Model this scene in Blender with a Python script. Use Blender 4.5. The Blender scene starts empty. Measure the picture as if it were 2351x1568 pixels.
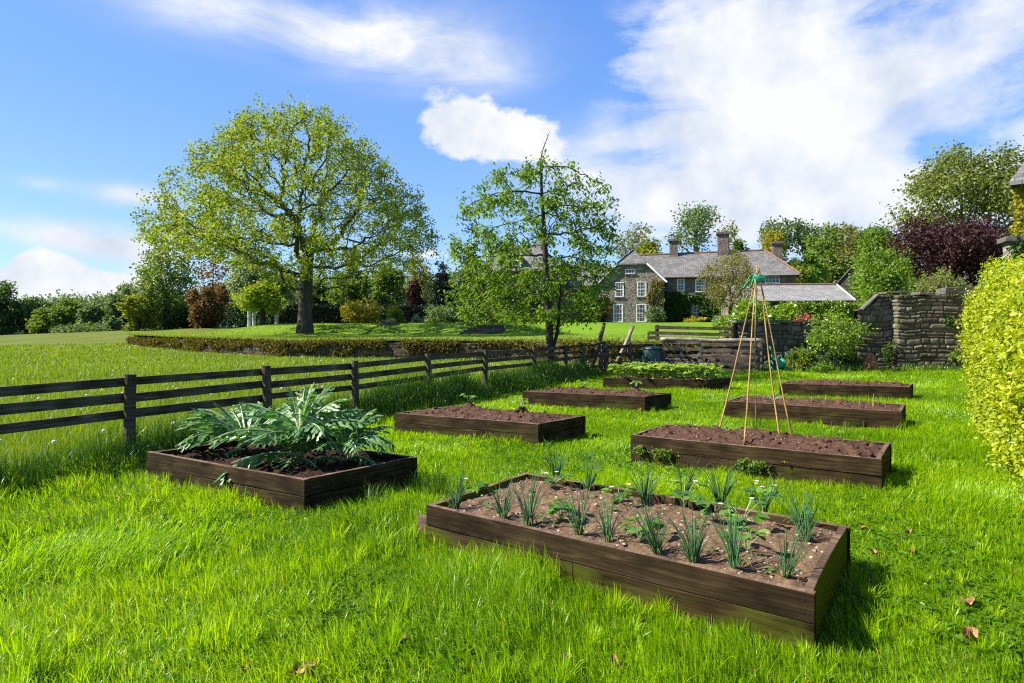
import bpy, math, random
import numpy as np
from mathutils import Vector, Matrix
R = math.radians
scene = bpy.context.scene
COL = scene.collection
EXPOSURE = 1.2; SKYSAT = 1.05; SKYVAL = 1.0; CLOUDV = 3.65; GRASSQ = .85
rng = np.random.default_rng(11)
FPX, CX, HY, CAMZ = 1457.0, 1175.5, 762.4, 1.55      # focal length, centre, horizon in photo units; eye height

def at(x, y, d):
    """the point seen at photo position (x, y) standing d metres away"""
    return np.array([(x-CX)*d/FPX, d, CAMZ-(y-HY)*d/FPX])
def on(x, y, z=0.0):
    """the point seen at (x, y) that lies at height z"""
    d = (CAMZ-z)*FPX/(y-HY)
    return np.array([(x-CX)*d/FPX, d, z])
def src(x, y, z=0.0):
    return on(x/1.3773, y/1.3773, z)

# ------------------------------------------------------------------ noise
def _hash(ix, iy, s):
    h = (ix.astype(np.int64)*374761393 + iy.astype(np.int64)*668265263 + s*1442695041) & 0xffffffff
    h = ((h ^ (h >> 13))*1274126177) & 0xffffffff
    return ((h ^ (h >> 16)) & 0xffff)/65535.0
def vnoise(x, y, s=0):
    x = np.asarray(x, float); y = np.asarray(y, float)
    ix = np.floor(x); iy = np.floor(y); fx = x-ix; fy = y-iy
    fx = fx*fx*(3-2*fx); fy = fy*fy*(3-2*fy)
    a = _hash(ix, iy, s); b = _hash(ix+1, iy, s); c = _hash(ix, iy+1, s); d = _hash(ix+1, iy+1, s)
    return (a*(1-fx)+b*fx)*(1-fy)+(c*(1-fx)+d*fx)*fy
def fbm(x, y, s=0, o=4):
    t = 0; a = .5; n = 0
    for i in range(o):
        t = t+a*vnoise(np.asarray(x)*2**i, np.asarray(y)*2**i, s+i*17); n += a; a *= .5
    return t/n
def sstep(a, b, x):
    t = np.clip((np.asarray(x, float)-a)/(b-a), 0, 1); return t*t*(3-2*t)

# ------------------------------------------------------------------ objects
def tag(o, label=None, cat=None, group=None, kind=None):
    if label: o['label'] = label
    if cat: o['category'] = cat
    if group: o['group'] = group
    if kind: o['kind'] = kind
    return o
def thing(name, label, cat, loc=(0, 0, 0), group=None, rz=0):
    o = bpy.data.objects.new(name, None); COL.objects.link(o)
    o.location = [float(v) for v in loc]; o.rotation_euler = (0, 0, rz); o.empty_display_size = .1
    return tag(o, label, cat, group)
def link(name, me, material, parent=None, smooth=False):
    o = bpy.data.objects.new(name, me); COL.objects.link(o)
    if material is not None:
        for m in (material if isinstance(material, (list, tuple)) else [material]): me.materials.append(m)
    if parent is not None: o.parent = parent
    if smooth: me.polygons.foreach_set('use_smooth', [True]*len(me.polygons))
    return o
def fastmesh(name, V, F, attr=None, fattr=None):
    """V (n,3), F (m,k) numpy -> mesh"""
    me = bpy.data.meshes.new(name)
    V = np.asarray(V, np.float32); F = np.asarray(F, np.int32)
    me.vertices.add(len(V)); me.vertices.foreach_set('co', V.ravel())
    m, k = F.shape
    me.loops.add(m*k); me.loops.foreach_set('vertex_index', F.ravel())
    me.polygons.add(m); me.polygons.foreach_set('loop_start', np.arange(0, m*k, k, dtype=np.int32))
    if attr is not None:
        a = me.attributes.new('rnd', 'FLOAT', 'POINT'); a.data.foreach_set('value', np.asarray(attr, np.float32))
    if fattr is not None:
        a = me.attributes.new('rnd', 'FLOAT', 'FACE'); a.data.foreach_set('value', np.asarray(fattr, np.float32))
    me.update(calc_edges=True)
    return me

class MB:
    """collects boxes, prisms, tubes and polygons of one part; UVs in metres along each face"""
    def __init__(s): s.v = []; s.f = []; s.mi = []
    def poly(s, pts, mi=0):
        i = len(s.v); s.v += [tuple(map(float, p)) for p in pts]; s.f.append(list(range(i, i+len(pts)))); s.mi.append(mi)
    def hexa(s, c, mi=0):
        """8 corners: bottom 4 counter-clockwise, top 4 likewise"""
        i = len(s.v); s.v += [tuple(map(float, p)) for p in c]
        for q in ((3, 2, 1, 0), (4, 5, 6, 7), (0, 1, 5, 4), (1, 2, 6, 5), (2, 3, 7, 6), (3, 0, 4, 7)):
            s.f.append([i+k for k in q]); s.mi.append(mi)
    def box(s, x0, x1, y0, y1, z0, z1, mi=0):
        s.hexa([(x0, y0, z0), (x1, y0, z0), (x1, y1, z0), (x0, y1, z0), (x0, y0, z1), (x1, y0, z1), (x1, y1, z1), (x0, y1, z1)], mi)
    def obox(s, o, ux, uy, uz, mi=0):
        """box from corner o along three vectors"""
        o, a, b, c = (np.array(q, float) for q in (o, ux, uy, uz))
        s.hexa([o, o+a, o+a+b, o+b, o+c, o+a+c, o+a+b+c, o+b+c], mi)
    def bar(s, p, q, w, h, mi=0, up=(0, 0, 1)):
        """beam from p to q, w wide, h tall, centred"""
        p = np.array(p, float); q = np.array(q, float); d = q-p; d /= np.linalg.norm(d)
        a = np.cross(d, up)
        if np.linalg.norm(a) < 1e-3: a = np.array([1., 0, 0])
        a = a/np.linalg.norm(a); b = np.cross(a, d)
        o = p-a*w/2-b*h/2
        s.hexa([o, o+a*w, o+a*w+(q-p), o+(q-p), o+b*h, o+a*w+b*h, o+a*w+b*h+(q-p), o+b*h+(q-p)], mi)
    def tube(s, pts, rad, n=8, mi=0, cap=True):
        pts = [np.array(p, float) for p in pts]
        if not hasattr(rad, '__len__'): rad = [rad]*len(pts)
        i0 = len(s.v)
        for k, p in enumerate(pts):
            d = pts[min(k+1, len(pts)-1)]-pts[max(k-1, 0)]; d = d/(np.linalg.norm(d)+1e-9)
            r = np.array([1., 0, 0]) if abs(d[0]) < .8 else np.array([0, 1., 0])
            a = np.cross(d, r); a /= np.linalg.norm(a); b = np.cross(d, a)
            for j in range(n):
                t = 2*math.pi*j/n; s.v.append(tuple(p+rad[k]*(math.cos(t)*a+math.sin(t)*b)))
        for k in range(len(pts)-1):
            for j in range(n):
                s.f.append([i0+k*n+j, i0+k*n+(j+1) % n, i0+(k+1)*n+(j+1) % n, i0+(k+1)*n+j]); s.mi.append(mi)
        if cap:
            s.f.append([i0+j for j in range(n)][::-1]); s.mi.append(mi)
            e = i0+(len(pts)-1)*n; s.f.append([e+j for j in range(n)]); s.mi.append(mi)
    def lathe(s, c, prof, n=16, mi=0, sx=1, sy=1):
        i0 = len(s.v)
        for r, z in prof:
            for j in range(n):
                t = 2*math.pi*j/n; s.v.append((c[0]+r*math.cos(t)*sx, c[1]+r*math.sin(t)*sy, c[2]+z))
        for k in range(len(prof)-1):
            for j in range(n):
                s.f.append([i0+k*n+j, i0+k*n+(j+1) % n, i0+(k+1)*n+(j+1) % n, i0+(k+1)*n+j]); s.mi.append(mi)
        s.f.append([i0+j for j in range(n)][::-1]); s.mi.append(mi)
        e = i0+(len(prof)-1)*n; s.f.append([e+j for j in range(n)]); s.mi.append(mi)
    def jitter(s, a, seed=0):
        r = np.random.default_rng(seed); s.v = [tuple(np.array(p)+r.normal(0, a, 3)) for p in s.v]; return s
    def mesh(s, name):
        me = bpy.data.meshes.new(name); me.from_pydata(s.v, [], s.f)
        me.polygons.foreach_set('material_index', s.mi); me.update()
        uv = me.uv_layers.new(name='UVMap')
        for p in me.polygons:
            n = p.normal
            if abs(n.z) > .95:
                e = me.vertices[p.vertices[1]].co-me.vertices[p.vertices[0]].co
                u = Vector((e.x, e.y, 0)).normalized() if e.length > 0 else Vector((1, 0, 0))
            else: u = Vector((-n.y, n.x, 0)).normalized()
            w = n.cross(u)
            for li in p.loop_indices:
                co = me.vertices[me.loops[li].vertex_index].co; uv.data[li].uv = (co.dot(u), co.dot(w))
        return me
    def build(s, name, material, parent=None, smooth=False, bevel=0):
        o = link(name, s.mesh(name), material, parent, smooth)
        if bevel:
            b = o.modifiers.new('soft edges', 'BEVEL'); b.width = bevel; b.segments = 2; b.limit_method = 'ANGLE'
        return o

# ------------------------------------------------------------------ materials
def nd(nt, typ, ins=None, **props):
    n = nt.nodes.new('ShaderNode'+typ)
    for k, v in props.items(): setattr(n, k, v)
    for k, v in (ins or {}).items():
        if isinstance(v, bpy.types.NodeSocket): nt.links.new(v, n.inputs[k])
        else: n.inputs[k].default_value = v
    return n
def ramp(nt, fac, stops, interp='LINEAR'):
    n = nt.nodes.new('ShaderNodeValToRGB'); n.color_ramp.interpolation = interp
    e = n.color_ramp.elements
    while len(e) < len(stops): e.new(.5)
    for i, (p, c) in enumerate(stops):
        e[i].position = p; e[i].color = (c if hasattr(c, '__len__') else (c, c, c))[:3]+(1,) if hasattr(c, '__len__') else (c, c, c, 1)
    nt.links.new(fac, n.inputs[0]); return n.outputs[0]
def newmat(name):
    m = bpy.data.materials.new(name); m.use_nodes = True; nt = m.node_tree; nt.nodes.clear()
    return m, nt, nt.nodes.new('ShaderNodeOutputMaterial')
def mixc(nt, f, a, b, mode='MIX'):
    n = nt.nodes.new('ShaderNodeMix'); n.data_type = 'RGBA'; n.blend_type = mode
    for k, v in ((0, f), (6, a), (7, b)):
        if isinstance(v, bpy.types.NodeSocket): nt.links.new(v, n.inputs[k])
        else: n.inputs[k].default_value = v if k == 0 else (tuple(v)[:3]+(1,))
    return n.outputs[2]
def mth(nt, op, a, b=0.0, c=0.0, clamp=False):
    n = nt.nodes.new('ShaderNodeMath'); n.operation = op; n.use_clamp = clamp
    for k, v in enumerate((a, b, c)):
        if isinstance(v, bpy.types.NodeSocket): nt.links.new(v, n.inputs[k])
        else: n.inputs[k].default_value = v
    return n.outputs[0]

def leafmat(name, stops, trans=.45, tint=(1.5, 1.35, .5), gloss=.05, rough=.4, noise=0):
    """thin leaf: reflects and lets light through; colour varies from leaf to leaf"""
    m, nt, out = newmat(name)
    at_ = nd(nt, 'Attribute', attribute_name='rnd')
    c = ramp(nt, at_.outputs['Fac'], stops)
    if noise:
        tc = nd(nt, 'TexCoord'); nz = nd(nt, 'TexNoise', {'Vector': tc.outputs['Object'], 'Scale': noise, 'Detail': 2.0})
        f = ramp(nt, nz.outputs['Fac'], [(.35, .7), (.65, 1.25)])
        c = mixc(nt, 1.0, c, f, 'MULTIPLY')
    tcol = mixc(nt, 1.0, c, tint, 'MULTIPLY')
    d = nd(nt, 'BsdfDiffuse', {'Color': c}); t = nd(nt, 'BsdfTranslucent', {'Color': tcol})
    mx = nd(nt, 'MixShader', {0: trans, 1: d.outputs[0], 2: t.outputs[0]})
    g = nd(nt, 'BsdfGlossy', {'Color': (1, 1, 1, 1), 'Roughness': rough})
    fr = nd(nt, 'LayerWeight', {'Blend': .5})
    mf = mth(nt, 'MULTIPLY', mth(nt, 'ADD', .6, mth(nt, 'MULTIPLY', mth(nt, 'POWER', fr.outputs['Facing'], 4.0), 5.0)), gloss, clamp=True)
    mx2 = nd(nt, 'MixShader', {0: mf, 1: mx.outputs[0], 2: g.outputs[0]})
    nt.links.new(mx2.outputs[0], out.inputs[0]); return m

def woodmat(name, dark, mid, light, moss=0.0, mosscol=(.10, .13, .015), scale=1.0, rough=.75, knots=True, mossh=(.0, .25)):
    """weathered board: grain runs along the longer UV direction of each board face"""
    m, nt, out = newmat(name)
    uv = nd(nt, 'UVMap'); ob = nd(nt, 'ObjectInfo'); tc = nd(nt, 'TexCoord')
    off = nd(nt, 'CombineXYZ', {0: mth(nt, 'MULTIPLY', ob.outputs['Random'], 37.0), 1: mth(nt, 'MULTIPLY', ob.outputs['Random'], 91.0), 2: 0.0})
    v = nd(nt, 'VectorMath', {0: uv.outputs[0], 1: off.outputs[0]}, operation='ADD')
    mp = nd(nt, 'Mapping', {'Vector': v.outputs[0], 'Scale': (2.2*scale, 42*scale, 1)})
    n0 = nd(nt, 'TexNoise', {'Vector': v.outputs[0], 'Scale': 3.0*scale, 'Detail': 3.0})
    g = nd(nt, 'TexNoise', {'Vector': mp.outputs[0], 'Scale': 1.0, 'Detail': 6.0, 'Roughness': .65, 'Distortion': .8})
    c = ramp(nt, g.outputs['Fac'], [(.25, dark), (.5, mid), (.78, light)])
    st = ramp(nt, n0.outputs['Fac'], [(.28, .38), (.5, 1.0), (.72, 1.75)])
    c = mixc(nt, 1.0, c, st, 'MULTIPLY')
    hgt = g.outputs['Fac']
    if knots:
        mk = nd(nt, 'Mapping', {'Vector': v.outputs[0], 'Scale': (1.6, 6.5, 1)})
        vo = nd(nt, 'TexVoronoi', {'Vector': mk.outputs[0], 'Scale': 1.0, 'Randomness': 1.0})
        kf = ramp(nt, vo.outputs['Distance'], [(.0, 1.0), (.07, .9), (.16, .0)])
        c = mixc(nt, mth(nt, 'MULTIPLY', kf, .75), c, tuple(x*.45 for x in dark))
    if moss:
        g3 = nd(nt, 'SeparateXYZ', {0: tc.outputs['Object']})
        hm = nd(nt, 'MapRange', {0: g3.outputs[2], 1: mossh[1], 2: mossh[0], 3: 0.0, 4: 1.0})
        nm = nd(nt, 'TexNoise', {'Vector': mp.outputs[0], 'Scale': .55, 'Detail': 5.0, 'Roughness': .7})
        nm2 = nd(nt, 'TexNoise', {'Vector': v.outputs[0], 'Scale': 2.1, 'Detail': 3.0})
        s = mth(nt, 'ADD', mth(nt, 'MULTIPLY', nm.outputs['Fac'], .6), mth(nt, 'MULTIPLY', nm2.outputs['Fac'], .8))
        s = mth(nt, 'ADD', s, mth(nt, 'MULTIPLY', hm.outputs[0], .28))
        mf = ramp(nt, s, [(.92-.3*moss, 0.0), (1.12-.3*moss, 1.0)])
        c = mixc(nt, mth(nt, 'MULTIPLY', mf, .85), c, mosscol)
    b = nd(nt, 'Bump', {'Strength': .55, 'Distance': .006, 'Height': hgt})
    p = nd(nt, 'BsdfPrincipled', {'Base Color': c, 'Roughness': rough, 'Normal': b.outputs[0]})
    p.inputs['Specular IOR Level'].default_value = .08
    nt.links.new(p.outputs[0], out.inputs[0]); return m

def plain(name, col, rough=.6, metal=0, spec=.4, var=.0, vs=8.0, bump=0.0):
    m, nt, out = newmat(name)
    c = col+(1,)
    p = nd(nt, 'BsdfPrincipled', {'Base Color': c, 'Roughness': rough, 'Metallic': metal})
    p.inputs['Specular IOR Level'].default_value = spec
    if var or bump:
        tc = nd(nt, 'TexCoord'); n = nd(nt, 'TexNoise', {'Vector': tc.outputs['Object'], 'Scale': vs, 'Detail': 5.0, 'Roughness': .6})
        if var:
            lo = tuple(x*(1-var) for x in col); hi = tuple(min(1, x*(1+var)) for x in col)
            nt.links.new(ramp(nt, n.outputs['Fac'], [(.3, lo), (.7, hi)]), p.inputs['Base Color'])
        if bump:
            b = nd(nt, 'Bump', {'Strength': bump, 'Distance': .02, 'Height': n.outputs['Fac']}); nt.links.new(b.outputs[0], p.inputs['Normal'])
    nt.links.new(p.outputs[0], out.inputs[0]); return m

def barkmat(name, dark, light, scale=6.0, moss=None):
    m, nt, out = newmat(name)
    tc = nd(nt, 'TexCoord'); mp = nd(nt, 'Mapping', {'Vector': tc.outputs['Object'], 'Scale': (scale, scale, scale*.25)})
    n = nd(nt, 'TexNoise', {'Vector': mp.outputs[0], 'Scale': 1.0, 'Detail': 6.0, 'Roughness': .65})
    c = ramp(nt, n.outputs['Fac'], [(.3, dark), (.7, light)])
    if moss:
        n2 = nd(nt, 'TexNoise', {'Vector': tc.outputs['Object'], 'Scale': .8, 'Detail': 4.0})
        c = mixc(nt, ramp(nt, n2.outputs['Fac'], [(.5, 0.0), (.7, .7)]), c, moss)
    b = nd(nt, 'Bump', {'Strength': .8, 'Distance': .03, 'Height': n.outputs['Fac']})
    p = nd(nt, 'BsdfPrincipled', {'Base Color': c, 'Roughness': .9, 'Normal': b.outputs[0]}); p.inputs['Specular IOR Level'].default_value = .15
    nt.links.new(p.outputs[0], out.inputs[0]); return m

def stonemat(name, stops, lichen=.5, moss=.3, scale=1.0, mosscol=(.06, .08, .015), lich=(.42, .42, .38), joint=None):
    """uses the per-stone 'rnd' of the relief mesh plus noise, lichen spots and moss"""
    m, nt, out = newmat(name)
    at_ = nd(nt, 'Attribute', attribute_name='rnd'); tc = nd(nt, 'TexCoord')
    n = nd(nt, 'TexNoise', {'Vector': tc.outputs['Object'], 'Scale': 9*scale, 'Detail': 7.0, 'Roughness': .7})
    f = mth(nt, 'ADD', mth(nt, 'MULTIPLY', at_.outputs['Fac'], .6), mth(nt, 'MULTIPLY', n.outputs['Fac'], .4))
    c = ramp(nt, f, stops)
    n2 = nd(nt, 'TexNoise', {'Vector': tc.outputs['Object'], 'Scale': 1.3*scale, 'Detail': 5.0, 'Roughness': .65})
    c = mixc(nt, ramp(nt, n2.outputs['Fac'], [(.62-.25*moss, 0.0), (.8-.25*moss, .8)]), c, mosscol)
    v = nd(nt, 'TexVoronoi', {'Vector': tc.outputs['Object'], 'Scale': 3.2*scale, 'Randomness': 1.0})
    n3 = nd(nt, 'TexNoise', {'Vector': tc.outputs['Object'], 'Scale': 14*scale, 'Detail': 3.0})
    l = mth(nt, 'SUBTRACT', mth(nt, 'ADD', .10*lichen+.06, mth(nt, 'MULTIPLY', n3.outputs['Fac'], .14)), v.outputs['Distance'])
    c = mixc(nt, ramp(nt, l, [(.04, 0.0), (.08, lichen)]), c, lich)
    b = nd(nt, 'Bump', {'Strength': .7, 'Distance': .03, 'Height': n.outputs['Fac']})
    p = nd(nt, 'BsdfPrincipled', {'Base Color': c, 'Roughness': .92, 'Normal': b.outputs[0]}); p.inputs['Specular IOR Level'].default_value = .15
    nt.links.new(p.outputs[0], out.inputs[0]); return m

def rubblemat(name, c1, c2, c3, mortar, sc=3.2):
    """far house walls: small rubble stones with pale mortar"""
    m, nt, out = newmat(name)
    uv = nd(nt, 'UVMap'); mp = nd(nt, 'Mapping', {'Vector': uv.outputs[0], 'Scale': (sc, sc*1.9, 1)})
    v = nd(nt, 'TexVoronoi', {'Vector': mp.outputs[0], 'Scale': 1.0}, feature='DISTANCE_TO_EDGE')
    v2 = nd(nt, 'TexVoronoi', {'Vector': mp.outputs[0], 'Scale': 1.0})
    n = nd(nt, 'TexNoise', {'Vector': uv.outputs[0], 'Scale': 1.2, 'Detail': 6.0, 'Roughness': .7})
    h = nd(nt, 'SeparateColor', {0: v2.outputs['Color']})
    c = ramp(nt, h.outputs[0], [(.0, c1), (.5, c2), (1.0, c3)])
    c = mixc(nt, ramp(nt, v.outputs['Distance'], [(.03, 1.0), (.09, 0.0)]), c, mortar)
    c = mixc(nt, 1.0, c, ramp(nt, n.outputs['Fac'], [(.3, .6), (.7, 1.25)]), 'MULTIPLY')
    b = nd(nt, 'Bump', {'Strength': 1.0, 'Distance': .06, 'Height': ramp(nt, v.outputs['Distance'], [(.0, 0.0), (.2, 1.0)])})
    p = nd(nt, 'BsdfPrincipled', {'Base Color': c, 'Roughness': .95, 'Normal': b.outputs[0]}); p.inputs['Specular IOR Level'].default_value = .1
    nt.links.new(p.outputs[0], out.inputs[0]); return m

def slatemat(name, c1, c2, c3):
    m, nt, out = newmat(name)
    uv = nd(nt, 'UVMap')
    b = nd(nt, 'TexBrick', {'Vector': uv.outputs[0], 'Color1': (0, 0, 0, 1), 'Color2': (1, 1, 1, 1), 'Mortar': (.5, .5, .5, 1), 'Scale': 1.0, 'Mortar Size': .018, 'Brick Width': .42, 'Row Height': .26, 'Bias': 0.0})
    n = nd(nt, 'TexNoise', {'Vector': uv.outputs[0], 'Scale': .7, 'Detail': 6.0, 'Roughness': .7})
    n2 = nd(nt, 'TexNoise', {'Vector': uv.outputs[0], 'Scale': 5.0, 'Detail': 4.0})
    f = mth(nt, 'ADD', mth(nt, 'MULTIPLY', b.outputs['Color'], .25), mth(nt, 'ADD', mth(nt, 'MULTIPLY', n.outputs['Fac'], .45), mth(nt, 'MULTIPLY', n2.outputs['Fac'], .3)))
    c = ramp(nt, f, [(.3, c1), (.52, c2), (.75, c3)])
    c = mixc(nt, mth(nt, 'MULTIPLY', b.outputs['Fac'], .7), c, tuple(x*.35 for x in c1))
    bm = nd(nt, 'Bump', {'Strength': .6, 'Distance': .02, 'Height': mth(nt, 'SUBTRACT', 1.0, b.outputs['Fac'])})
    p = nd(nt, 'BsdfPrincipled', {'Base Color': c, 'Roughness': .8, 'Normal': bm.outputs[0]}); p.inputs['Specular IOR Level'].default_value = .15
    nt.links.new(p.outputs[0], out.inputs[0]); return m

def groundmat(name, stops, sc, bump=.5, s2=.25, second=None):
    m, nt, out = newmat(name)
    tc = nd(nt, 'TexCoord')
    n = nd(nt, 'TexNoise', {'Vector': tc.outputs['Object'], 'Scale': sc, 'Detail': 8.0, 'Roughness': .75})
    n2 = nd(nt, 'TexNoise', {'Vector': tc.outputs['Object'], 'Scale': s2, 'Detail': 4.0})
    f = mth(nt, 'ADD', mth(nt, 'MULTIPLY', n.outputs['Fac'], .6), mth(nt, 'MULTIPLY', n2.outputs['Fac'], .4))
    c = ramp(nt, f, stops)
    if second: c = mixc(nt, nd(nt, 'Attribute', attribute_name='rnd').outputs['Fac'], c, ramp(nt, f, second))
    b = nd(nt, 'Bump', {'Strength': bump, 'Distance': .05, 'Height': n.outputs['Fac']})
    p = nd(nt, 'BsdfPrincipled', {'Base Color': c, 'Roughness': .95, 'Normal': b.outputs[0]}); p.inputs['Specular IOR Level'].default_value = .05
    nt.links.new(p.outputs[0], out.inputs[0]); return m

def soilmat(name, dark, mid, light, chip, share=.955):
    m, nt, out = newmat(name)
    tc = nd(nt, 'TexCoord')
    n = nd(nt, 'TexNoise', {'Vector': tc.outputs['Object'], 'Scale': 38.0, 'Detail': 8.0, 'Roughness': .75})
    c = ramp(nt, n.outputs['Fac'], [(.3, dark), (.5, mid), (.72, light)])
    v = nd(nt, 'TexVoronoi', {'Vector': tc.outputs['Object'], 'Scale': 42.0})
    s = nd(nt, 'SeparateColor', {0: v.outputs['Color']})
    k = mth(nt, 'MULTIPLY', mth(nt, 'GREATER_THAN', s.outputs[0], share), mth(nt, 'LESS_THAN', v.outputs['Distance'], .3))
    c = mixc(nt, mth(nt, 'MULTIPLY', k, .8), c, chip)
    b = nd(nt, 'Bump', {'Strength': .9, 'Distance': .012, 'Height': n.outputs['Fac']})
    p = nd(nt, 'BsdfPrincipled', {'Base Color': c, 'Roughness': .97, 'Normal': b.outputs[0]}); p.inputs['Specular IOR Level'].default_value = .08
    nt.links.new(p.outputs[0], out.inputs[0]); return m

def glassmat(name):
    m, nt, out = newmat(name)
    tc = nd(nt, 'TexCoord'); n = nd(nt, 'TexNoise', {'Vector': tc.outputs['Object'], 'Scale': 1.7, 'Detail': 2.0})
    c = ramp(nt, n.outputs['Fac'], [(.4, (.012, .014, .018)), (.6, (.05, .055, .065))])
    p = nd(nt, 'BsdfPrincipled', {'Base Color': c, 'Roughness': .08}); p.inputs['Specular IOR Level'].default_value = .7
    nt.links.new(p.outputs[0], out.inputs[0]); return m
# ------------------------------------------------------------------ plants
def unit(a): return a/(np.linalg.norm(a, axis=-1, keepdims=True)+1e-9)
def leaves(pos, axis, nrm, L, W, fold=.12):
    """kite shaped leaves: stalk end, two sides, tip"""
    s = unit(np.cross(axis, nrm)); n = np.cross(s, axis)
    L = np.broadcast_to(L, len(pos))[:, None]; W = np.broadcast_to(W, len(pos))[:, None]
    a = pos; m = pos+axis*L*.45+n*W*fold; t = pos+axis*L-n*L*.08
    V = np.stack([a, m+s*W*.5, t, m-s*W*.5], 1).reshape(-1, 3)
    F = np.arange(len(pos)*4).reshape(-1, 4)
    return V, F
def leaves6(pos, axis, nrm, L, W, fold=.16):
    """oval leaves folded along the midrib: two faces each"""
    s = unit(np.cross(axis, nrm)); n = np.cross(s, axis)
    L = np.broadcast_to(L, len(pos))[:, None]; W = np.broadcast_to(W, len(pos))[:, None]
    m1 = pos+axis*L*.30+n*W*fold; m2 = pos+axis*L*.66+n*W*fold*.7-n*L*.03; t = pos+axis*L-n*L*.12
    V = np.stack([pos, m1+s*W*.46, m2+s*W*.42, t, m2-s*W*.42, m1-s*W*.46], 1).reshape(-1, 3)
    i = np.arange(len(pos))[:, None, None]*6
    return V, (i+np.array([[0, 1, 2, 3], [0, 3, 4, 5]])[None]).reshape(-1, 4)
def rand_unit(n, r): return unit(r.normal(0, 1, (n, 3)))
def cluster(sites, per, rad, L, W, r, droop=.0, out=None, flat=1.0, jl=.3):
    """per leaves around each site"""
    n = len(sites)*per
    off = r.normal(0, 1, (n, 3))*rad*np.array([1, 1, flat])
    p = np.repeat(sites, per, 0)+off
    ax = rand_unit(n, r)
    if out is not None: ax = unit(ax+unit(p-out)*.6)
    ax[:, 2] -= droop; ax = unit(ax)
    nr = unit(rand_unit(n, r)+np.array([0, 0, .7]))
    l = L*(1-jl+2*jl*r.random(n)); w = W*(1-jl+2*jl*r.random(n))
    V, F = leaves(p, ax, nr, l, w)
    site_r = np.repeat(r.random(len(sites)), per)
    return V, F, np.clip(.45*site_r+.55*r.random(n), 0, 1)
def lump_points(n, c, rad, r, lumps=9, lr=.5, shape='round', shell=.5):
    cs = rand_unit(lumps, r)*(r.random((lumps, 1))**.33)*(1-lr*.85)
    rr = lr*(.65+.6*r.random(lumps))
    k = r.integers(0, lumps, n)
    q = rand_unit(n, r)*((shell+(1-shell)*r.random((n, 1))))
    p = cs[k]+q*rr[k][:, None]
    if shape == 'cone':
        h = np.clip((p[:, 2:3]+1)/2, 0, 1); p[:, :2] *= (1.05-h)*1.25
    if shape == 'dome':
        p[:, 2] = np.abs(p[:, 2])*1.0*np.where(p[:, 2] > 0, 1, .35)*1.5-.5
    return p*np.array(rad)+np.array(c)
def colonize(start, A, step, infl, kill, r, maxit=140, up=0.0, wig=.15):
    P = [np.array(p, float) for p in start]; par = [-1]+list(range(len(start)-1))
    A = A.copy(); S = np.array(P)
    D = np.linalg.norm(A[:, None]-S[None], axis=2); ni = D.argmin(1); ndist = D.min(1)
    seen = set()
    for it in range(maxit):
        if len(A) == 0: break
        act = ndist < infl
        if not act.any(): infl *= 1.5; continue
        idx = ni[act]; d = unit(A[act]-np.array(P)[idx])
        u, inv = np.unique(idx, return_inverse=True)
        acc = np.zeros((len(u), 3)); np.add.at(acc, inv, d)
        acc = unit(unit(acc)+r.normal(0, wig, acc.shape)+np.array([0, 0, up]))
        new = []
        for j, i in enumerate(u):
            q = P[i]+acc[j]*step
            key = (int(i), tuple(np.round(acc[j]*3).astype(int)))
            if key in seen: continue
            seen.add(key); new.append(len(P)); P.append(q); par.append(int(i))
        if not new: break
        Q = np.array([P[i] for i in new])
        D = np.linalg.norm(A[:, None]-Q[None], axis=2)
        b = D.argmin(1); dm = D.min(1); up_ = dm < ndist
        ndist = np.where(up_, dm, ndist); ni = np.where(up_, np.array(new)[b], ni)
        keep = ndist > kill; A = A[keep]; ni = ni[keep]; ndist = ndist[keep]
    return np.array(P), np.array(par)
def skeleton(P, par, R0, r0, flare=1.0):
    n = len(P); cnt = np.zeros(n); kids = np.zeros(n, int)
    for i in range(n-1, 0, -1):
        if kids[i] == 0: cnt[i] += 1
        cnt[par[i]] += cnt[i]; kids[par[i]] += 1
    if kids[0] == 0: cnt[0] = 1
    e = math.log(max(cnt[0], 2))/math.log(R0/r0)
    rad = r0*np.maximum(cnt, 1)**(1/e)
    return rad, kids, cnt
def tubes(P, par, rad, minr=0):
    """one mesh of tapering limbs"""
    Vs, Fs, off = [], [], 0
    ed = np.array([i for i in range(1, len(P)) if rad[i] >= minr])
    for big, k in ((True, 8), (False, 4)):
        e = ed[(rad[ed] > .06) == big] if len(ed) else ed
        if len(e) == 0: continue
        a = P[par[e]]; b = P[e]; d = unit(b-a)
        ref = np.where(np.abs(d[:, 2:3]) > .9, np.array([[1., 0, 0]]), np.array([[0, 0, 1.]]))
        s = unit(np.cross(d, ref)); t = np.cross(d, s)
        ra = np.minimum(rad[par[e]], rad[e]*1.3)[:, None, None]; rb = rad[e][:, None, None]
        th = np.arange(k)*2*np.pi/k
        ring = np.cos(th)[None, :, None]*s[:, None]+np.sin(th)[None, :, None]*t[:, None]
        va = a[:, None]+ring*ra-d[:, None]*ra*.15; vb = b[:, None]+ring*rb+d[:, None]*rb*.15
        V = np.concatenate([va, vb], 1).reshape(-1, 3)
        j = np.arange(k); q = np.stack([j, (j+1) % k, (j+1) % k+k, j+k], 1)
        F = (np.arange(len(e))*2*k)[:, None, None]+q[None]
        Vs.append(V); Fs.append(F.reshape(-1, 4)+off); off += len(V)
    return np.concatenate(Vs), np.concatenate(Fs)

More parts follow.
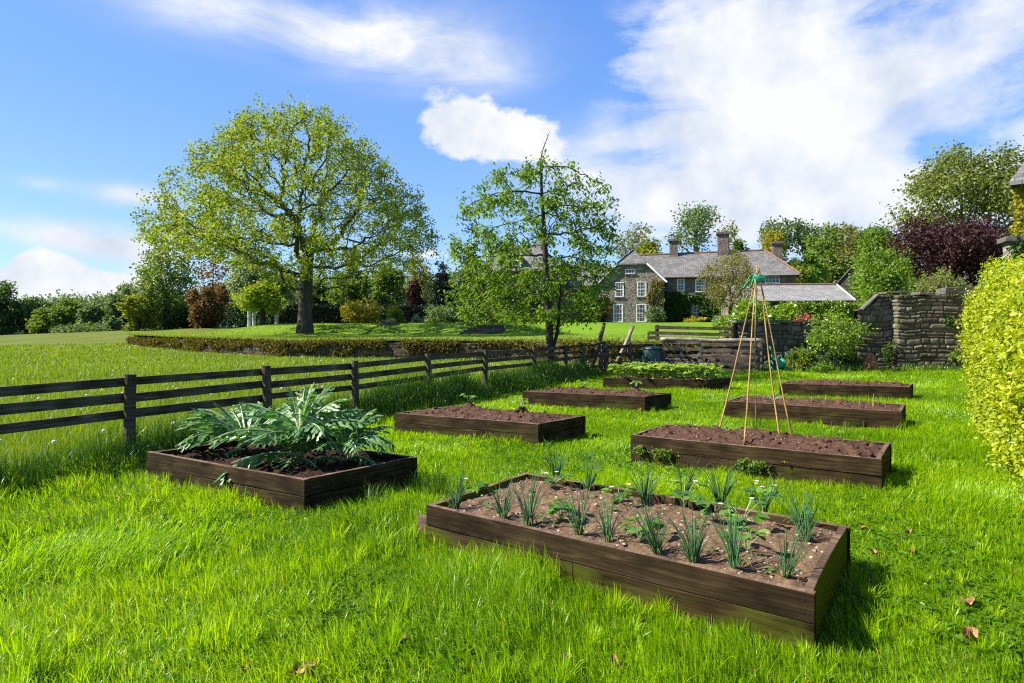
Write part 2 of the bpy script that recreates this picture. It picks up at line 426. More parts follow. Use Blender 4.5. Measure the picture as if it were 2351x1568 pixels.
def make_tree(name, label, base, height, width, leafm, barkm, seed, cat='tree', group=None, trunk_r=.25, bole=.25, crown_bottom=.2,
              attract=220, per=26, L=.25, W=.16, rad=.5, lumps=10, lr=.5, shape='round', droop=.15, depth=None, bare=0, shell=.5, lean=(0, 0), flat=.8, up=.0):
    r = np.random.default_rng(seed)
    t = thing(name, label, cat, base, group)
    depth = depth or width
    cz = height*(crown_bottom+1)/2; rz = height*(1-crown_bottom)/2
    if crown_bottom <= .06: cz = height*.40; rz = height*.62
    c = np.array([lean[0], lean[1], cz])
    A = lump_points(attract, c, (width/2*.95, depth/2*.95, rz*.97), r, lumps, lr, shape, shell)
    A = A[A[:, 2] > .1]
    nb = max(3, int(6*bole)+3)
    st = [np.array([lean[0]*k*.5, lean[1]*k*.5, height*bole*k]) for k in np.linspace(0, 1, nb)]
    st[0][2] = -.3
    step = max(.16, (width+height)/2*.042)
    P, par = colonize(st, A, step, 1e9, step*1.6, r, up=up)
    rd, kids, cnt = skeleton(P, par, trunk_r, max(.012, trunk_r*.055))
    V, F = tubes(P, par, rd)
    tr = link('trunk', fastmesh('trunk', V, F), barkm, t, True)
    site = P[(cnt <= 2) & (np.arange(len(P)) > nb)]
    if bare: site = site[r.random(len(site)) > bare]
    if len(site):
        V, F, a = cluster(site, per, rad, L, W, r, droop, c*np.array([1, 1, .7]), flat)
        link('crown', fastmesh('crown', V, F, fattr=a), leafm, t)
    return t

def make_bush(name, label, base, height, width, leafm, seed, cat='shrub', group=None, n=2600, L=.16, W=.1, lumps=12, lr=.4, depth=None, droop=.1, barkm=None, shell=.75, per=9, rad=.1, stems=True, tail=None):
    r = np.random.default_rng(seed)
    t = thing(name, label, cat, base, group); depth = depth or width
    c = np.array([0, 0, height*.5])
    A = lump_points(max(8, n//per), c, (width/2, depth/2, height*.52), r, lumps, lr, 'round', shell)
    A[:, 2] = np.maximum(A[:, 2], .04)
    V, F, a = cluster(A, per, rad, L, W, r, droop, c*.6)
    link('foliage', fastmesh('foliage', V, F, fattr=a), leafm, t)
    if stems:
        m = MB()
        for k in range(9):
            q = A[r.integers(0, len(A))]
            m.tube([(r.normal(0, width*.04), r.normal(0, depth*.04), -.1), q*np.array([.5, .5, .55]), q*.97], [.02+height*.008, .012+height*.004, .006], 5)
        m.build('stem', barkm or M['bark_dark'], t)
    return t

def blades(x, y, z, L, W, head, lean, rnd, r, segs=3, curl=1.0):
    """grass blades as tapering bent strips"""
    n = len(x); ts = np.array([0, .4, .75, 1.0]) if segs == 3 else np.array([0, .55, 1.0])
    k = len(ts)
    face = head+np.pi/2+r.normal(0, .6, n)
    wx = np.cos(face)*W*.5; wy = np.sin(face)*W*.5
    hx = np.cos(head); hy = np.sin(head)
    V = np.zeros((n, 2*k-1, 3), np.float32)
    wt = np.array([1, .9, .55, 0]) if segs == 3 else np.array([1, .7, 0])
    for i, t in enumerate(ts):
        b = lean*(t**1.7)*curl; up = t*np.sqrt(np.maximum(.05, 1-np.minimum(b*.8, .96)**2))
        cx = x+hx*L*b*.9; cy = y+hy*L*b*.9; cz = z+L*up
        if i < k-1:
            V[:, 2*i] = np.stack([cx-wx*wt[i], cy-wy*wt[i], cz], 1); V[:, 2*i+1] = np.stack([cx+wx*wt[i], cy+wy*wt[i], cz], 1)
        else: V[:, 2*i] = np.stack([cx, cy, cz], 1)
    tri = []
    for i in range(k-2): tri += [(2*i, 2*i+1, 2*i+3), (2*i, 2*i+3, 2*i+2)]
    tri.append((2*k-4, 2*k-3, 2*k-2))
    tri = np.array(tri)
    F = (np.arange(n)*(2*k-1))[:, None, None]+tri[None]
    return V.reshape(-1, 3), F.reshape(-1, 3), np.repeat(rnd, len(tri))
def join(parts):
    Vs, Fs, As, o = [], [], [], 0
    for V, F, a in parts: Vs.append(V); Fs.append(F+o); As.append(a); o += len(V)
    return np.concatenate(Vs), np.concatenate(Fs), np.concatenate(As)
# ------------------------------------------------------------------ camera, light, sky
cam = bpy.data.cameras.new('camera'); co = bpy.data.objects.new('camera', cam); COL.objects.link(co)
cam.sensor_width = 36; cam.lens = 36*FPX/2351; cam.shift_y = -(784-HY)/2351
cam.clip_start = .1; cam.clip_end = 3000
co.location = (0, 0, CAMZ); co.rotation_euler = (R(90), 0, 0); scene.camera = co
SUN = Vector((-.99, -.05, .92)).normalized()
sl = bpy.data.lights.new('sun', 'SUN'); sl.energy = 5.0; sl.angle = R(.5); sl.color = (1, .95, .86)
so = bpy.data.objects.new('sun', sl); COL.objects.link(so); so.rotation_euler = SUN.to_track_quat('Z', 'Y').to_euler()
scene.view_settings.view_transform = 'Standard'; scene.view_settings.look = 'None'; scene.view_settings.gamma = 1; scene.view_settings.exposure = EXPOSURE
scene.cycles.max_bounces = 6; scene.cycles.diffuse_bounces = 3; scene.cycles.glossy_bounces = 2; scene.cycles.transmission_bounces = 4; scene.cycles.transparent_max_bounces = 4
scene.cycles.use_denoising = False; scene.cycles.filter_width = 1.15
scene.cycles.sample_clamp_indirect = 6

w = bpy.data.worlds.new('World'); scene.world = w; w.use_nodes = True
nt = w.node_tree; nt.nodes.clear()
wo = nt.nodes.new('ShaderNodeOutputWorld')
sky = nd(nt, 'TexSky'); sky.sky_type = 'NISHITA'; sky.sun_disc = False
sky.sun_elevation = math.asin(SUN.z); sky.sun_rotation = math.atan2(SUN.x, SUN.y) % (2*math.pi); sky.air_density = 1.0; sky.dust_density = .3; sky.ozone_density = 3.0
tc = nd(nt, 'TexCoord'); sp = nd(nt, 'SeparateXYZ', {0: tc.outputs['Generated']})
az = mth(nt, 'ARCTAN2', sp.outputs[0], sp.outputs[1])
hyp = mth(nt, 'SQRT', mth(nt, 'ADD', mth(nt, 'MULTIPLY', sp.outputs[0], sp.outputs[0]), mth(nt, 'MULTIPLY', sp.outputs[1], sp.outputs[1])))
el = mth(nt, 'ARCTAN2', sp.outputs[2], hyp)
pos = nd(nt, 'CombineXYZ', {0: az, 1: el, 2: 0.0})
nA = nd(nt, 'TexNoise', {'Vector': nd(nt, 'Mapping', {'Vector': pos.outputs[0], 'Scale': (1, 1.5, 1)}).outputs[0], 'Scale': 7.0, 'Detail': 9.0, 'Roughness': .58, 'Distortion': .25})
nB = nd(nt, 'TexNoise', {'Vector': nd(nt, 'Mapping', {'Vector': pos.outputs[0], 'Rotation': (0, 0, R(24)), 'Scale': (1, 3.2, 1)}).outputs[0], 'Scale': 4.2, 'Detail': 9.0, 'Roughness': .6, 'Distortion': .5})
nC = nd(nt, 'TexNoise', {'Vector': pos.outputs[0], 'Scale': 16.0, 'Detail': 6.0, 'Roughness': .6})
def blob(x, y, rx, ry, amp=1.0):
    a0 = math.atan((x-CX)/FPX); e0 = math.atan((HY-y)/FPX*math.cos(a0)); k = math.cos(a0)**2
    u = mth(nt, 'MULTIPLY', mth(nt, 'SUBTRACT', az, a0), FPX/(rx*k)); v = mth(nt, 'MULTIPLY', mth(nt, 'SUBTRACT', el, e0), FPX/(ry*math.cos(a0)))
    q = mth(nt, 'ADD', mth(nt, 'MULTIPLY', u, u), mth(nt, 'MULTIPLY', v, v))
    return mth(nt, 'MULTIPLY', mth(nt, 'EXPONENT', mth(nt, 'MULTIPLY', q, -1.0)), amp)
def total(bl):
    s = None
    for b in bl:
        o = blob(*b); s = o if s is None else mth(nt, 'ADD', s, o)
    return s
CUM = [(1075, 290, 105, 62), (1190, 310, 110, 58), (1015, 265, 55, 45, .8), (1130, 345, 120, 30, .5), (1260, 320, 60, 40, .5),
       (40, 655, 120, 42, 1.2), (190, 662, 130, 46, 1.5), (98, 602, 62, 22, 1.4), (325, 575, 90, 34, 1.2), (130, 700, 330, 36, 1.1), (960, 578, 90, 26, 1.0), (300, 690, 90, 50, .6)]
WISP = [(700, 60, 330, 55, .62), (960, 110, 220, 75, .75), (1110, 165, 110, 40, .5), (480, 20, 220, 45, .45), (170, 538, 170, 28, 1.2), (290, 570, 130, 30, 1.1), (310, 452, 90, 24, .9), (100, 422, 60, 16, .3),
        (1395, 300, 50, 45, .8), (1330, 395, 130, 40, .55), (1480, 450, 150, 70, .75), (1290, 330, 90, 50, .5)]
ALTO = [(1800, 330, 270, 230, .95), (2000, 150, 520, 150, .75), (1640, 110, 180, 110, .6), (1850, 450, 380, 90, .9), (2250, 440, 160, 60, .5), (2330, 300, 120, 40, .35), (1620, 460, 240, 60, .6), (2180, 330, 150, 50, -.55)]
fc = mth(nt, 'ADD', mth(nt, 'MULTIPLY', total(CUM), .8, clamp=True), mth(nt, 'ADD', mth(nt, 'MULTIPLY', mth(nt, 'SUBTRACT', nA.outputs['Fac'], .5), 2.6), mth(nt, 'MULTIPLY', mth(nt, 'SUBTRACT', nC.outputs['Fac'], .5), .7)))
fc = mth(nt, 'MULTIPLY', ramp(nt, fc, [(.43, 0.0), (.70, 1.0)]), mth(nt, 'MULTIPLY', total(CUM), 4.0, clamp=True))
fw = mth(nt, 'MULTIPLY', total(WISP), mth(nt, 'ADD', .35, mth(nt, 'MULTIPLY', mth(nt, 'SUBTRACT', nB.outputs['Fac'], .36), 3.4)), clamp=True)
fa = mth(nt, 'ADD', total(ALTO), mth(nt, 'ADD', mth(nt, 'MULTIPLY', mth(nt, 'SUBTRACT', nB.outputs['Fac'], .5), 2.4), mth(nt, 'MULTIPLY', mth(nt, 'SUBTRACT', nC.outputs['Fac'], .5), .6)))
fa = mth(nt, 'MULTIPLY', ramp(nt, fa, [(.12, 0.0), (.5, .62), (.95, .97)]), mth(nt, 'MULTIPLY', total(ALTO), 3.0, clamp=True))
cover = mth(nt, 'SUBTRACT', 1.0, mth(nt, 'MULTIPLY', mth(nt, 'MULTIPLY', mth(nt, 'SUBTRACT', 1.0, fc), mth(nt, 'SUBTRACT', 1.0, fw)), mth(nt, 'SUBTRACT', 1.0, fa)))
grad = ramp(nt, el, [(0.0, (.32, .61, 1.0)), (.12, (.24, .52, 1.0)), (.30, (.155, .40, .95)), (.55, (.085, .295, .87)), (1.0, (.035, .16, .64))])
grad = nd(nt, 'VectorMath', {0: grad, 3: 3.65}, operation='SCALE').outputs[0]
skyc = nd(nt, 'HueSaturation', {'Hue': .512, 'Saturation': SKYSAT, 'Value': SKYVAL, 'Color': sky.outputs[0]}).outputs[0]
CL = CLOUDV
nD = nd(nt, 'TexNoise', {'Vector': pos.outputs[0], 'Scale': 5.0, 'Detail': 6.0, 'Roughness': .55})
clc = ramp(nt, mth(nt, 'ADD', mth(nt, 'MULTIPLY', nD.outputs['Fac'], .7), mth(nt, 'MULTIPLY', nC.outputs['Fac'], .3)), [(.36, (.66*CL, .74*CL, .88*CL)), (.56, (1.0*CL, 1.01*CL, 1.03*CL))])
skyfinal = mixc(nt, cover, mixc(nt, .68, skyc, grad), clc)
bg = nd(nt, 'Background', {'Color': skyfinal, 'Strength': .12})
nt.links.new(bg.outputs[0], wo.inputs[0])

# ------------------------------------------------------------------ materials
M = {}
M['bark_dark'] = barkmat('dark bark', (.018, .014, .01), (.07, .058, .042))
M['bark_grey'] = barkmat('grey bark', (.04, .035, .028), (.15, .135, .11), 5, (.05, .06, .015))
M['bark_oak'] = barkmat('oak bark', (.02, .018, .013), (.095, .085, .062), 3.5, (.04, .045, .015))
M['bark_birch'] = barkmat('birch bark', (.25, .24, .22), (.62, .6, .56), 3)
M['wood_bed'] = woodmat('weathered bed board', (.009, .006, .0026), (.030, .0195, .0085), (.08, .053, .026), .15, (.05, .055, .008))
M['wood_moss'] = woodmat('mossy bed board', (.009, .006, .0022), (.026, .017, .006), (.06, .039, .014), .42, (.07, .085, .006))
M['wood_top'] = woodmat('sun bleached board edge', (.06, .035, .022), (.13, .082, .055), (.22, .15, .105), 0)
M['wood_fence'] = woodmat('grey fence rail', (.022, .016, .009), (.074, .057, .036), (.20, .168, .12), .2, (.06, .065, .03))
M['wood_pallet'] = woodmat('grey pallet slat', (.045, .035, .023), (.13, .105, .075), (.27, .225, .17), .1)
M['wood_log'] = woodmat('bare log', (.11, .085, .06), (.25, .20, .145), (.40, .33, .26), 0, knots=False)
M['cane'] = woodmat('bamboo cane', (.16, .095, .03), (.33, .21, .075), (.46, .32, .13), 0, rough=.45, knots=False)
M['soil'] = soilmat('dry brown soil', (.022, .011, .007), (.078, .042, .027), (.16, .092, .062), (.42, .34, .26))
M['soil_pale'] = soilmat('pale sandy soil', (.05, .032, .018), (.145, .09, .051), (.245, .16, .097), (.50, .44, .34), .93)
M['soil_dark'] = soilmat('dark moist soil', (.012, .006, .004), (.035, .018, .011), (.075, .042, .027), (.2, .14, .1))
M['pebble'] = plain('pale bed stones', (.30, .235, .175), .9, var=.7, vs=14)
M['straw'] = plain('straw mulch', (.42, .29, .10), .9, var=.45, vs=30, bump=.6)
G1 = [(0, (.05, .11, .004)), (.25, (.095, .215, .003)), (.55, (.225, .405, .004)), (.93, (.36, .51, .006)), (1, (.44, .38, .10))]
M['grass'] = leafmat('lawn grass', G1, .5, (1.55, 1.4, .3), .025, .35)
M['tallgrass'] = leafmat('rough grass', [(0, (.03, .08, .005)), (.5, (.08, .18, .009)), (.9, (.145, .26, .016)), (1, (.16, .18, .05))], .4, (1.3, 1.3, .5), .05, .35)
M['meadow'] = leafmat('meadow grass', [(0, (.08, .16, .008)), (.45, (.165, .27, .010)), (.8, (.26, .33, .016)), (1, (.34, .28, .08))], .45, (1.4, 1.25, .5), .04, .4)
M['ground'] = groundmat('grassy earth', [(.3, (.03, .06, .006)), (.5, (.065, .12, .008)), (.7, (.11, .17, .014))], 9.0, second=[(.35, (.06, .085, .014)), (.5, (.11, .135, .022)), (.65, (.155, .165, .035))])
M['lawn'] = groundmat('mown lawn', [(.3, (.075, .16, .010)), (.5, (.125, .225, .014)), (.7, (.18, .265, .022))], 3.0, .8, .12)
M['stone'] = stonemat('garden wall stone', [(.1, (.022, .018, .012)), (.36, (.078, .066, .047)), (.65, (.16, .138, .10)), (1, (.27, .24, .19))], .55, .45)
M['stone_mossy'] = stonemat('mossy bank stone', [(.1, (.014, .010, .006)), (.4, (.05, .04, .027)), (.85, (.13, .108, .075))], .3, .6, 1.3, (.07, .065, .012), (.26, .25, .2))
M['coping'] = plain('coping slab', (.10, .092, .075), .9, var=.5, vs=7, bump=.6)
M['steps'] = plain('dark mossy step stone', (.06, .052, .044), .9, var=.5, vs=4, bump=.5)
M['housewall'] = rubblemat('house rubble', (.14, .115, .085), (.215, .18, .14), (.31, .27, .215), (.26, .225, .185))
M['housewall2'] = rubblemat('smooth stone', (.19, .155, .12), (.22, .18, .14), (.25, .21, .165), (.2, .165, .13), 4.5)
M['barnwall'] = rubblemat('dark barn stone', (.055, .045, .04), (.085, .07, .06), (.12, .10, .085), (.07, .06, .05), 4)
M['slate'] = slatemat('roof slate', (.10, .098, .09), (.165, .158, .145), (.25, .238, .215))
M['slate_pale'] = slatemat('pale roof slate', (.17, .163, .15), (.25, .24, .22), (.34, .325, .295))
M['ridge'] = plain('terracotta ridge', (.20, .105, .07), .85, var=.4, vs=4)
M['chimney'] = rubblemat('chimney stone', (.14, .10, .075), (.21, .16, .12), (.28, .22, .17), (.2, .17, .14), 4)
M['lead'] = plain('dark gutter', (.012, .012, .014), .5)
M['white'] = plain('white paint', (.82, .82, .80), .5)
M['glass'] = glassmat('window glass')
M['bin'] = plain('dark green bin plastic', (.007, .040, .034), .42, spec=.5, var=.2, vs=3)
M['hose'] = plain('green hose', (.012, .33, .17), .35, spec=.5)
M['reel'] = plain('green reel plastic', (.01, .17, .09), .4)
M['reelframe'] = plain('grey reel frame', (.16, .20, .24), .4)
M['twine'] = plain('green twine', (.01, .42, .22), .7)
M['terracotta'] = plain('weathered terracotta', (.27, .115, .05), .9, var=.5, vs=9, bump=.3)
M['pole'] = plain('blue green pole', (.02, .10, .12), .5)
M['orange'] = plain('orange cap', (.7, .2, .02), .5)
M['petal'] = plain('white petal', (.85, .85, .82), .7)
M['stamen'] = plain('yellow flower centre', (.75, .55, .03), .7)
M['red'] = plain('red flower petals', (.55, .008, .03), .6)
M['yellow'] = plain('yellow petals', (.8, .6, .01), .6)
M['clock'] = plain('dandelion fluff', (.75, .75, .73), .9)
M['deadleaf'] = plain('dry brown leaf', (.30, .165, .075), .8, var=.5, vs=25)
M['tent'] = plain('grey felt roof', (.20, .24, .29), .7)
M['render'] = plain('cream render', (.42, .36, .28), .9, var=.2, vs=3)
M['chives'] = leafmat('chive blades', [(0, (.03, .10, .035)), (.6, (.06, .17, .06)), (.9, (.10, .21, .05)), (1, (.42, .38, .10))], .15, (1.3, 1.3, .6), .03, .4)
M['strawberry'] = leafmat('strawberry leaf', [(0, (.05, .13, .012)), (.5, (.10, .24, .016)), (1, (.19, .34, .03))], .4, (1.5, 1.4, .4), .06, .35)
M['laurel'] = leafmat('glossy laurel leaf', [(0, (.09, .18, .012)), (.5, (.18, .30, .018)), (1, (.33, .43, .045))], .42, (1.4, 1.25, .4), .05, .35)
M['berry'] = leafmat('lime strawberry leaf', [(0, (.09, .20, .012)), (.4, (.22, .38, .018)), (1, (.38, .50, .04))], .45, (1.5, 1.3, .4), .03, .4)
M['wood_green'] = woodmat('green mossed end board', (.012, .009, .003), (.025, .018, .006), (.048, .034, .012), 1.0, (.095, .115, .004), mossh=(.2, .5))
M['cardoon'] = leafmat('silver green cardoon leaf', [(0, (.05, .14, .03)), (.5, (.10, .215, .052)), (1, (.18, .31, .10))], .33, (1.1, 1.4, .45), .04, .4)
M['cardoon_rib'] = leafmat('pale cardoon rib', [(0, (.22, .32, .12)), (1, (.32, .40, .16))], .15, (1.1, 1.3, .5), .06, .4)
M['hedge'] = leafmat('fresh beech leaf', [(0, (.08, .16, .010)), (.3, (.20, .30, .010)), (.65, (.36, .42, .010)), (1, (.52, .52, .04))], .42, (1.4, 1.2, .3), .025, .4)
def lm(n, a, b, c, tr=.42, tint=(1.45, 1.3, .5)): M[n] = leafmat(n.replace('_', ' ')+' leaf', [(0, a), (.5, b), (1, c)], tr, tint, .02, .5)
lm('oak', (.10, .155, .010), (.195, .275, .013), (.32, .385, .022), .48)
lm('cherry', (.055, .12, .010), (.115, .22, .014), (.20, .31, .022), .48)
lm('green', (.075, .135, .02), (.135, .21, .03), (.215, .30, .045))
lm('deep', (.032, .072, .02), (.06, .115, .03), (.105, .175, .045))
lm('bluegreen', (.07, .125, .05), (.12, .195, .078), (.185, .27, .11))
lm('conifer', (.006, .014, .009), (.012, .025, .014), (.022, .04, .02), .15)
lm('lime', (.10, .15, .010), (.18, .23, .014), (.27, .30, .03))
lm('gold', (.16, .17, .012), (.27, .26, .02), (.38, .34, .04))
lm('pale', (.12, .15, .04), (.18, .20, .06), (.26, .27, .09))
lm('copper', (.09, .055, .02), (.14, .085, .03), (.19, .12, .045))
lm('purple', (.026, .010, .011), (.05, .02, .02), (.09, .04, .034), .25, (1.3, .9, .8))
lm('silver', (.14, .21, .115), (.21, .29, .16), (.29, .37, .22))
lm('hazel', (.07, .145, .014), (.13, .23, .02), (.21, .32, .035))
lm('poplar', (.085, .12, .02), (.145, .185, .03), (.22, .25, .05))
lm('ivy', (.02, .055, .008), (.045, .10, .010), (.10, .18, .014), .25)
lm('yellowbush', (.30, .28, .006), (.45, .38, .01), (.55, .44, .02))
lm('greyleaf', (.16, .19, .15), (.22, .25, .20), (.30, .32, .27))
lm('olive', (.13, .13, .035), (.19, .18, .05), (.26, .23, .07), .35)

# ------------------------------------------------------------------ terrain
def fence_x(y): return -7.96+.457*y
def lawn_z(x, y):
    f = .95+.10*sstep(-20, 0, x); z = f+(y-34)*.014*(y > 34)
    bank = sstep(-34, -22, x)
    z = z+bank*(1.05*sstep(57, 64.5, y))+.10*fbm(x*.15, y*.15, 5)
    z = z+.22*np.exp(-(((x+17.95)/2.2)**2+((y-55)/2.0)**2))
    return z-.05
def ground_z(x, y):
    x = np.asarray(x, float); y = np.asarray(y, float)
    k = np.clip((x/np.maximum(y, 1)*FPX+CX)/430, -.3, 1.1)
    z = sstep(42, 95, y)*(1.05+1.15*k)*sstep(4, -8, x)
    z = z+7.0*sstep(88, 140, y)*sstep(-10, 40, x)+1.4*sstep(70, 95, y)*sstep(-25, 5, x)
    return z+.05*(fbm(x*.35, y*.35, 3)-.5)*sstep(1, 6, y)+.12*(fbm(x*.08, y*.08, 9)-.5)*sstep(20, 60, y)
def grid(name, X, Y, Z, mat_, kind='structure', attr=None):
    n, m = X.shape; V = np.stack([X, Y, Z], -1).reshape(-1, 3)
    i = np.arange(n*m).reshape(n, m); F = np.stack([i[:-1, :-1], i[1:, :-1], i[1:, 1:], i[:-1, 1:]], -1).reshape(-1, 4)
    o = link(name, fastmesh(name, V, F, attr=attr), mat_, None, True); tag(o, kind=kind); return o
yy = np.concatenate([np.linspace(-12, 30, 120), np.linspace(30.6, 150, 130), np.linspace(160, 1500, 30)])
tt = np.linspace(-1, 1, 190); hw = 14+np.abs(yy)*1.3
Xg = tt[None]*hw[:, None]; Yg = np.repeat(yy[:, None], len(tt), 1)
grid('ground', Xg.T, Yg.T, ground_z(Xg, Yg).T, M['ground'], attr=(sstep(.3, -.6, Xg-fence_x(Yg))*sstep(2, 12, Yg)).T.ravel())
# raised lawn behind the retaining wall: fans back from the wall line
WALL = np.array([(-36.4, 62.5), (-36.0, 60), (-34.6, 57.6), (-31, 54), (-20, 44), (-13.6, 38.2), (-7, 36.2), (0, 34.2), (2.2, 32.0), (3.4, 29.8), (5.6, 28.2), (9.4, 27.6), (20, 27.5), (34, 27.5)])
def polyline(P, step):
    seg = np.linalg.norm(np.diff(P, axis=0), axis=1); s = np.concatenate([[0], np.cumsum(seg)])
    q = np.linspace(0, s[-1], int(s[-1]/step)+1)
    return np.stack([np.interp(q, s, P[:, 0]), np.interp(q, s, P[:, 1])], 1), q
W, _ = polyline(WALL[1:], .9)
ks = np.concatenate([[1.0], np.linspace(1.004, 1.25, 16), np.linspace(1.27, 3.2, 70)])
far = np.minimum(95.0/W[:, 1], 3.2)
kk = 1+(ks[None]-1)/(ks[-1]-1)*(far[:, None]-1)
Xl = W[:, :1]*kk; Yl = W[:, 1:]*kk
grid('lawn', Xl, Yl, lawn_z(Xl, Yl), M['lawn'])

# ------------------------------------------------------------------ stone walls as relief
def stone_layout(length, height, rows, r, wl=(.25, .75)):
    """rows of irregular stones: returns function(s, z) -> relief, random id"""
    zs = [0.0]
    while zs[-1] < height: zs.append(zs[-1]+rows*(.55+.9*r.random()))
    cuts = []
    for k in range(len(zs)):
        c = [-.5*r.random()]
        while c[-1] < length+1: c.append(c[-1]+wl[0]+(wl[1]-wl[0])*r.random()**1.4)
        cuts.append(np.array(c))
    ids = [r.random(len(c)) for c in cuts]; hs = [r.random(len(c)) for c in cuts]
    zs = np.array(zs)
    def f(s, z):
        zw = z+.06*(fbm(s*1.1, z*0+3, 2)-.5)*2+.02*(fbm(s*5, z*5, 7)-.5)
        k = np.clip(np.searchsorted(zs, zw)-1, 0, len(zs)-2)
        rel = np.zeros_like(s); idv = np.zeros_like(s)
        sw = s+.03*(fbm(s*4, z*4, 4)-.5)*2
        for row in np.unique(k):
            m = k == row; c = cuts[row]
            j = np.clip(np.searchsorted(c, sw[m])-1, 0, len(c)-2)
            dx = np.minimum(sw[m]-c[j], c[j+1]-sw[m]); dz = np.minimum(zw[m]-zs[row], zs[row+1]-zw[m])
            d = np.minimum(dx, dz)-.012
            p = np.sqrt(np.clip(d/.06, 0, 1))
            rel[m] = p*(.035+.045*hs[row][j]); idv[m] = np.where(d > 0.004, ids[row][j]*.85+.15, 0.0)
        return rel+.02*(fbm(s*14, z*14, 8)-.5), idv
    return f
def wall_relief(name, P, z0, ztop, material, parent, seed, rows=.2, wl=(.25, .75), cell=.05, thick=.5, rough=.0):
    """P: plan polyline seen from its right-hand side; ztop(s) height of the top; closed to the back by its thickness"""
    r = np.random.default_rng(seed)
    Q, s = polyline(np.array(P, float), cell)
    T = np.gradient(Q, axis=0); T = T/np.linalg.norm(T, axis=1)[:, None]
    N = np.stack([T[:, 1], -T[:, 0]], 1)
    top = np.array([ztop(q) for q in s]); H = top.max()
    nz = int((H-z0)/cell)+1; zz = np.linspace(z0, H, nz)
    S, Z = np.meshgrid(s, zz, indexing='ij')
    rel, idv = stone_layout(s[-1], H-z0, rows, r, wl)(S.ravel(), (Z-z0).ravel()); rel = rel.reshape(S.shape); idv = idv.reshape(S.shape)
    Zc = np.minimum(Z, top[:, None])
    if rough: rel = rel+rough*(fbm(S*1.5, Z*2, 31)-.3)
    X = Q[:, :1]+N[:, :1]*rel; Y = Q[:, 1:]+N[:, 1:]*rel
    Xb = Q[:, :1]-N[:, :1]*thick; Yb = Q[:, 1:]-N[:, 1:]*thick; Zb = Zc[:, -1:]
    X = np.concatenate([X, Xb, Xb], 1); Y = np.concatenate([Y, Yb, Yb], 1); Zc = np.concatenate([Zc, Zb, Zb*0+z0], 1); idv = np.concatenate([idv, idv[:, -1:], idv[:, -1:]], 1)
    n, m = X.shape; V = np.stack([X, Y, Zc], -1).reshape(-1, 3); i = np.arange(n*m).reshape(n, m)
    F = np.stack([i[:-1, :-1], i[1:, :-1], i[1:, 1:], i[:-1, 1:]], -1).reshape(-1, 4)
    return link(name, fastmesh(name, V, F, attr=idv.reshape(-1)), material, parent)

t = thing('retaining_wall', 'long low mossy dry stone wall holding up the oak lawn', 'wall')
wall_relief('stonework', WALL[:12], -.1, lambda s: .93+.03*math.sin(s*.4)+.06*min(1, s/60), M['stone_mossy'], t, 4, .17, (.22, .6), .06, .7, .16)
# moss and ferns hanging over the wall face
Q, s = polyline(WALL[:12], .05); r = np.random.default_rng(8)
T = np.gradient(Q, axis=0); T /= np.linalg.norm(T, axis=1)[:, None]; Nn = np.stack([T[:, 1], -T[:, 0]], 1)
n = 9000; i = r.integers(0, len(Q), n); hh = 1-np.abs(r.normal(0, .45, n)); keep = (hh > .02)&(fbm(s[i]*.9, hh*3, 12)+.18*hh-.05*sstep(10, 22, s[i]) > .545); i = i[keep]; hh = hh[keep]
p = np.stack([Q[i, 0]+Nn[i, 0]*.14, Q[i, 1]+Nn[i, 1]*.14, hh*(.98+.06*np.minimum(1, s[i]/60))], 1)
V, F, a = cluster(p, 5, .07, .15, .10, r, .5)
link('moss', fastmesh('moss', V, F, fattr=a), [leafmat('hanging moss', [(0, (.055, .042, .012)), (.5, (.12, .095, .022)), (.8, (.14, .15, .025)), (1, (.22, .17, .06))], .3, gloss=.005)], t)

WX0 = at(1700, 0, 27)[0]
t = thing('terrace_wall', 'low dark rubble wall under the laurels beside the compost bays', 'wall')
wall_relief('stonework', [(9.6, 27.0), (15.4, 27.0)], -.1, lambda s: 1.93+.04*math.sin(s*3), M['stone'], t, 21, .2, (.18, .62), .035, .5, .07)
m = MB(); x = 9.5; r = np.random.default_rng(3)
while x < 12.6:
    L = .6+.5*r.random(); m.box(x, x+L-.02, 26.85, 27.6, 1.95+.01*r.random(), 2.04+.015*r.random()); x += L
m.jitter(.006).build('coping', M['coping'], t)
t = thing('garden_wall', 'tall ruined stone garden wall with a sloping broken end', 'wall')
def gtop(s):
    base = 2.45+min(1, max(0, (s-.25)/.68))*.62
    return base+.05*math.sin(s*7)+.03*math.sin(s*17)
wall_relief('stonework', [(14.6, 26.85), (16.5, 26.85)], -.1, gtop, M['stone'], t, 31, .2, (.22, .75), .03, .22)
wall_relief('stonework', [(16.12, 26.9), (16.1, 26.45), (20.4, 26.2), (27, 26.0)], -.1, lambda s: 3.06+.035*math.sin(s*4)+.03*math.sin(s*11), M['stone'], t, 37, .19, (.22, .8), .03, .6, .03)
m = MB(); m.obox((14.78, 26.7, 2.47), (.74, 0, .66), (0, .32, 0), (-.05, 0, .06))
m.obox((17.9, 26.2, 3.13), (1.3, 0, .03), (0, .6, 0), (0, 0, .26)); m.obox((15.75, 26.7, 3.16), (.9, 0, .04), (0, .6, 0), (0, 0, .10)); m.obox((16.9, 26.3, 3.10), (.6, 0, -.03), (0, .6, 0), (0, 0, .13))
m.jitter(.012, 5).build('coping', M['coping'], t, bevel=.02)

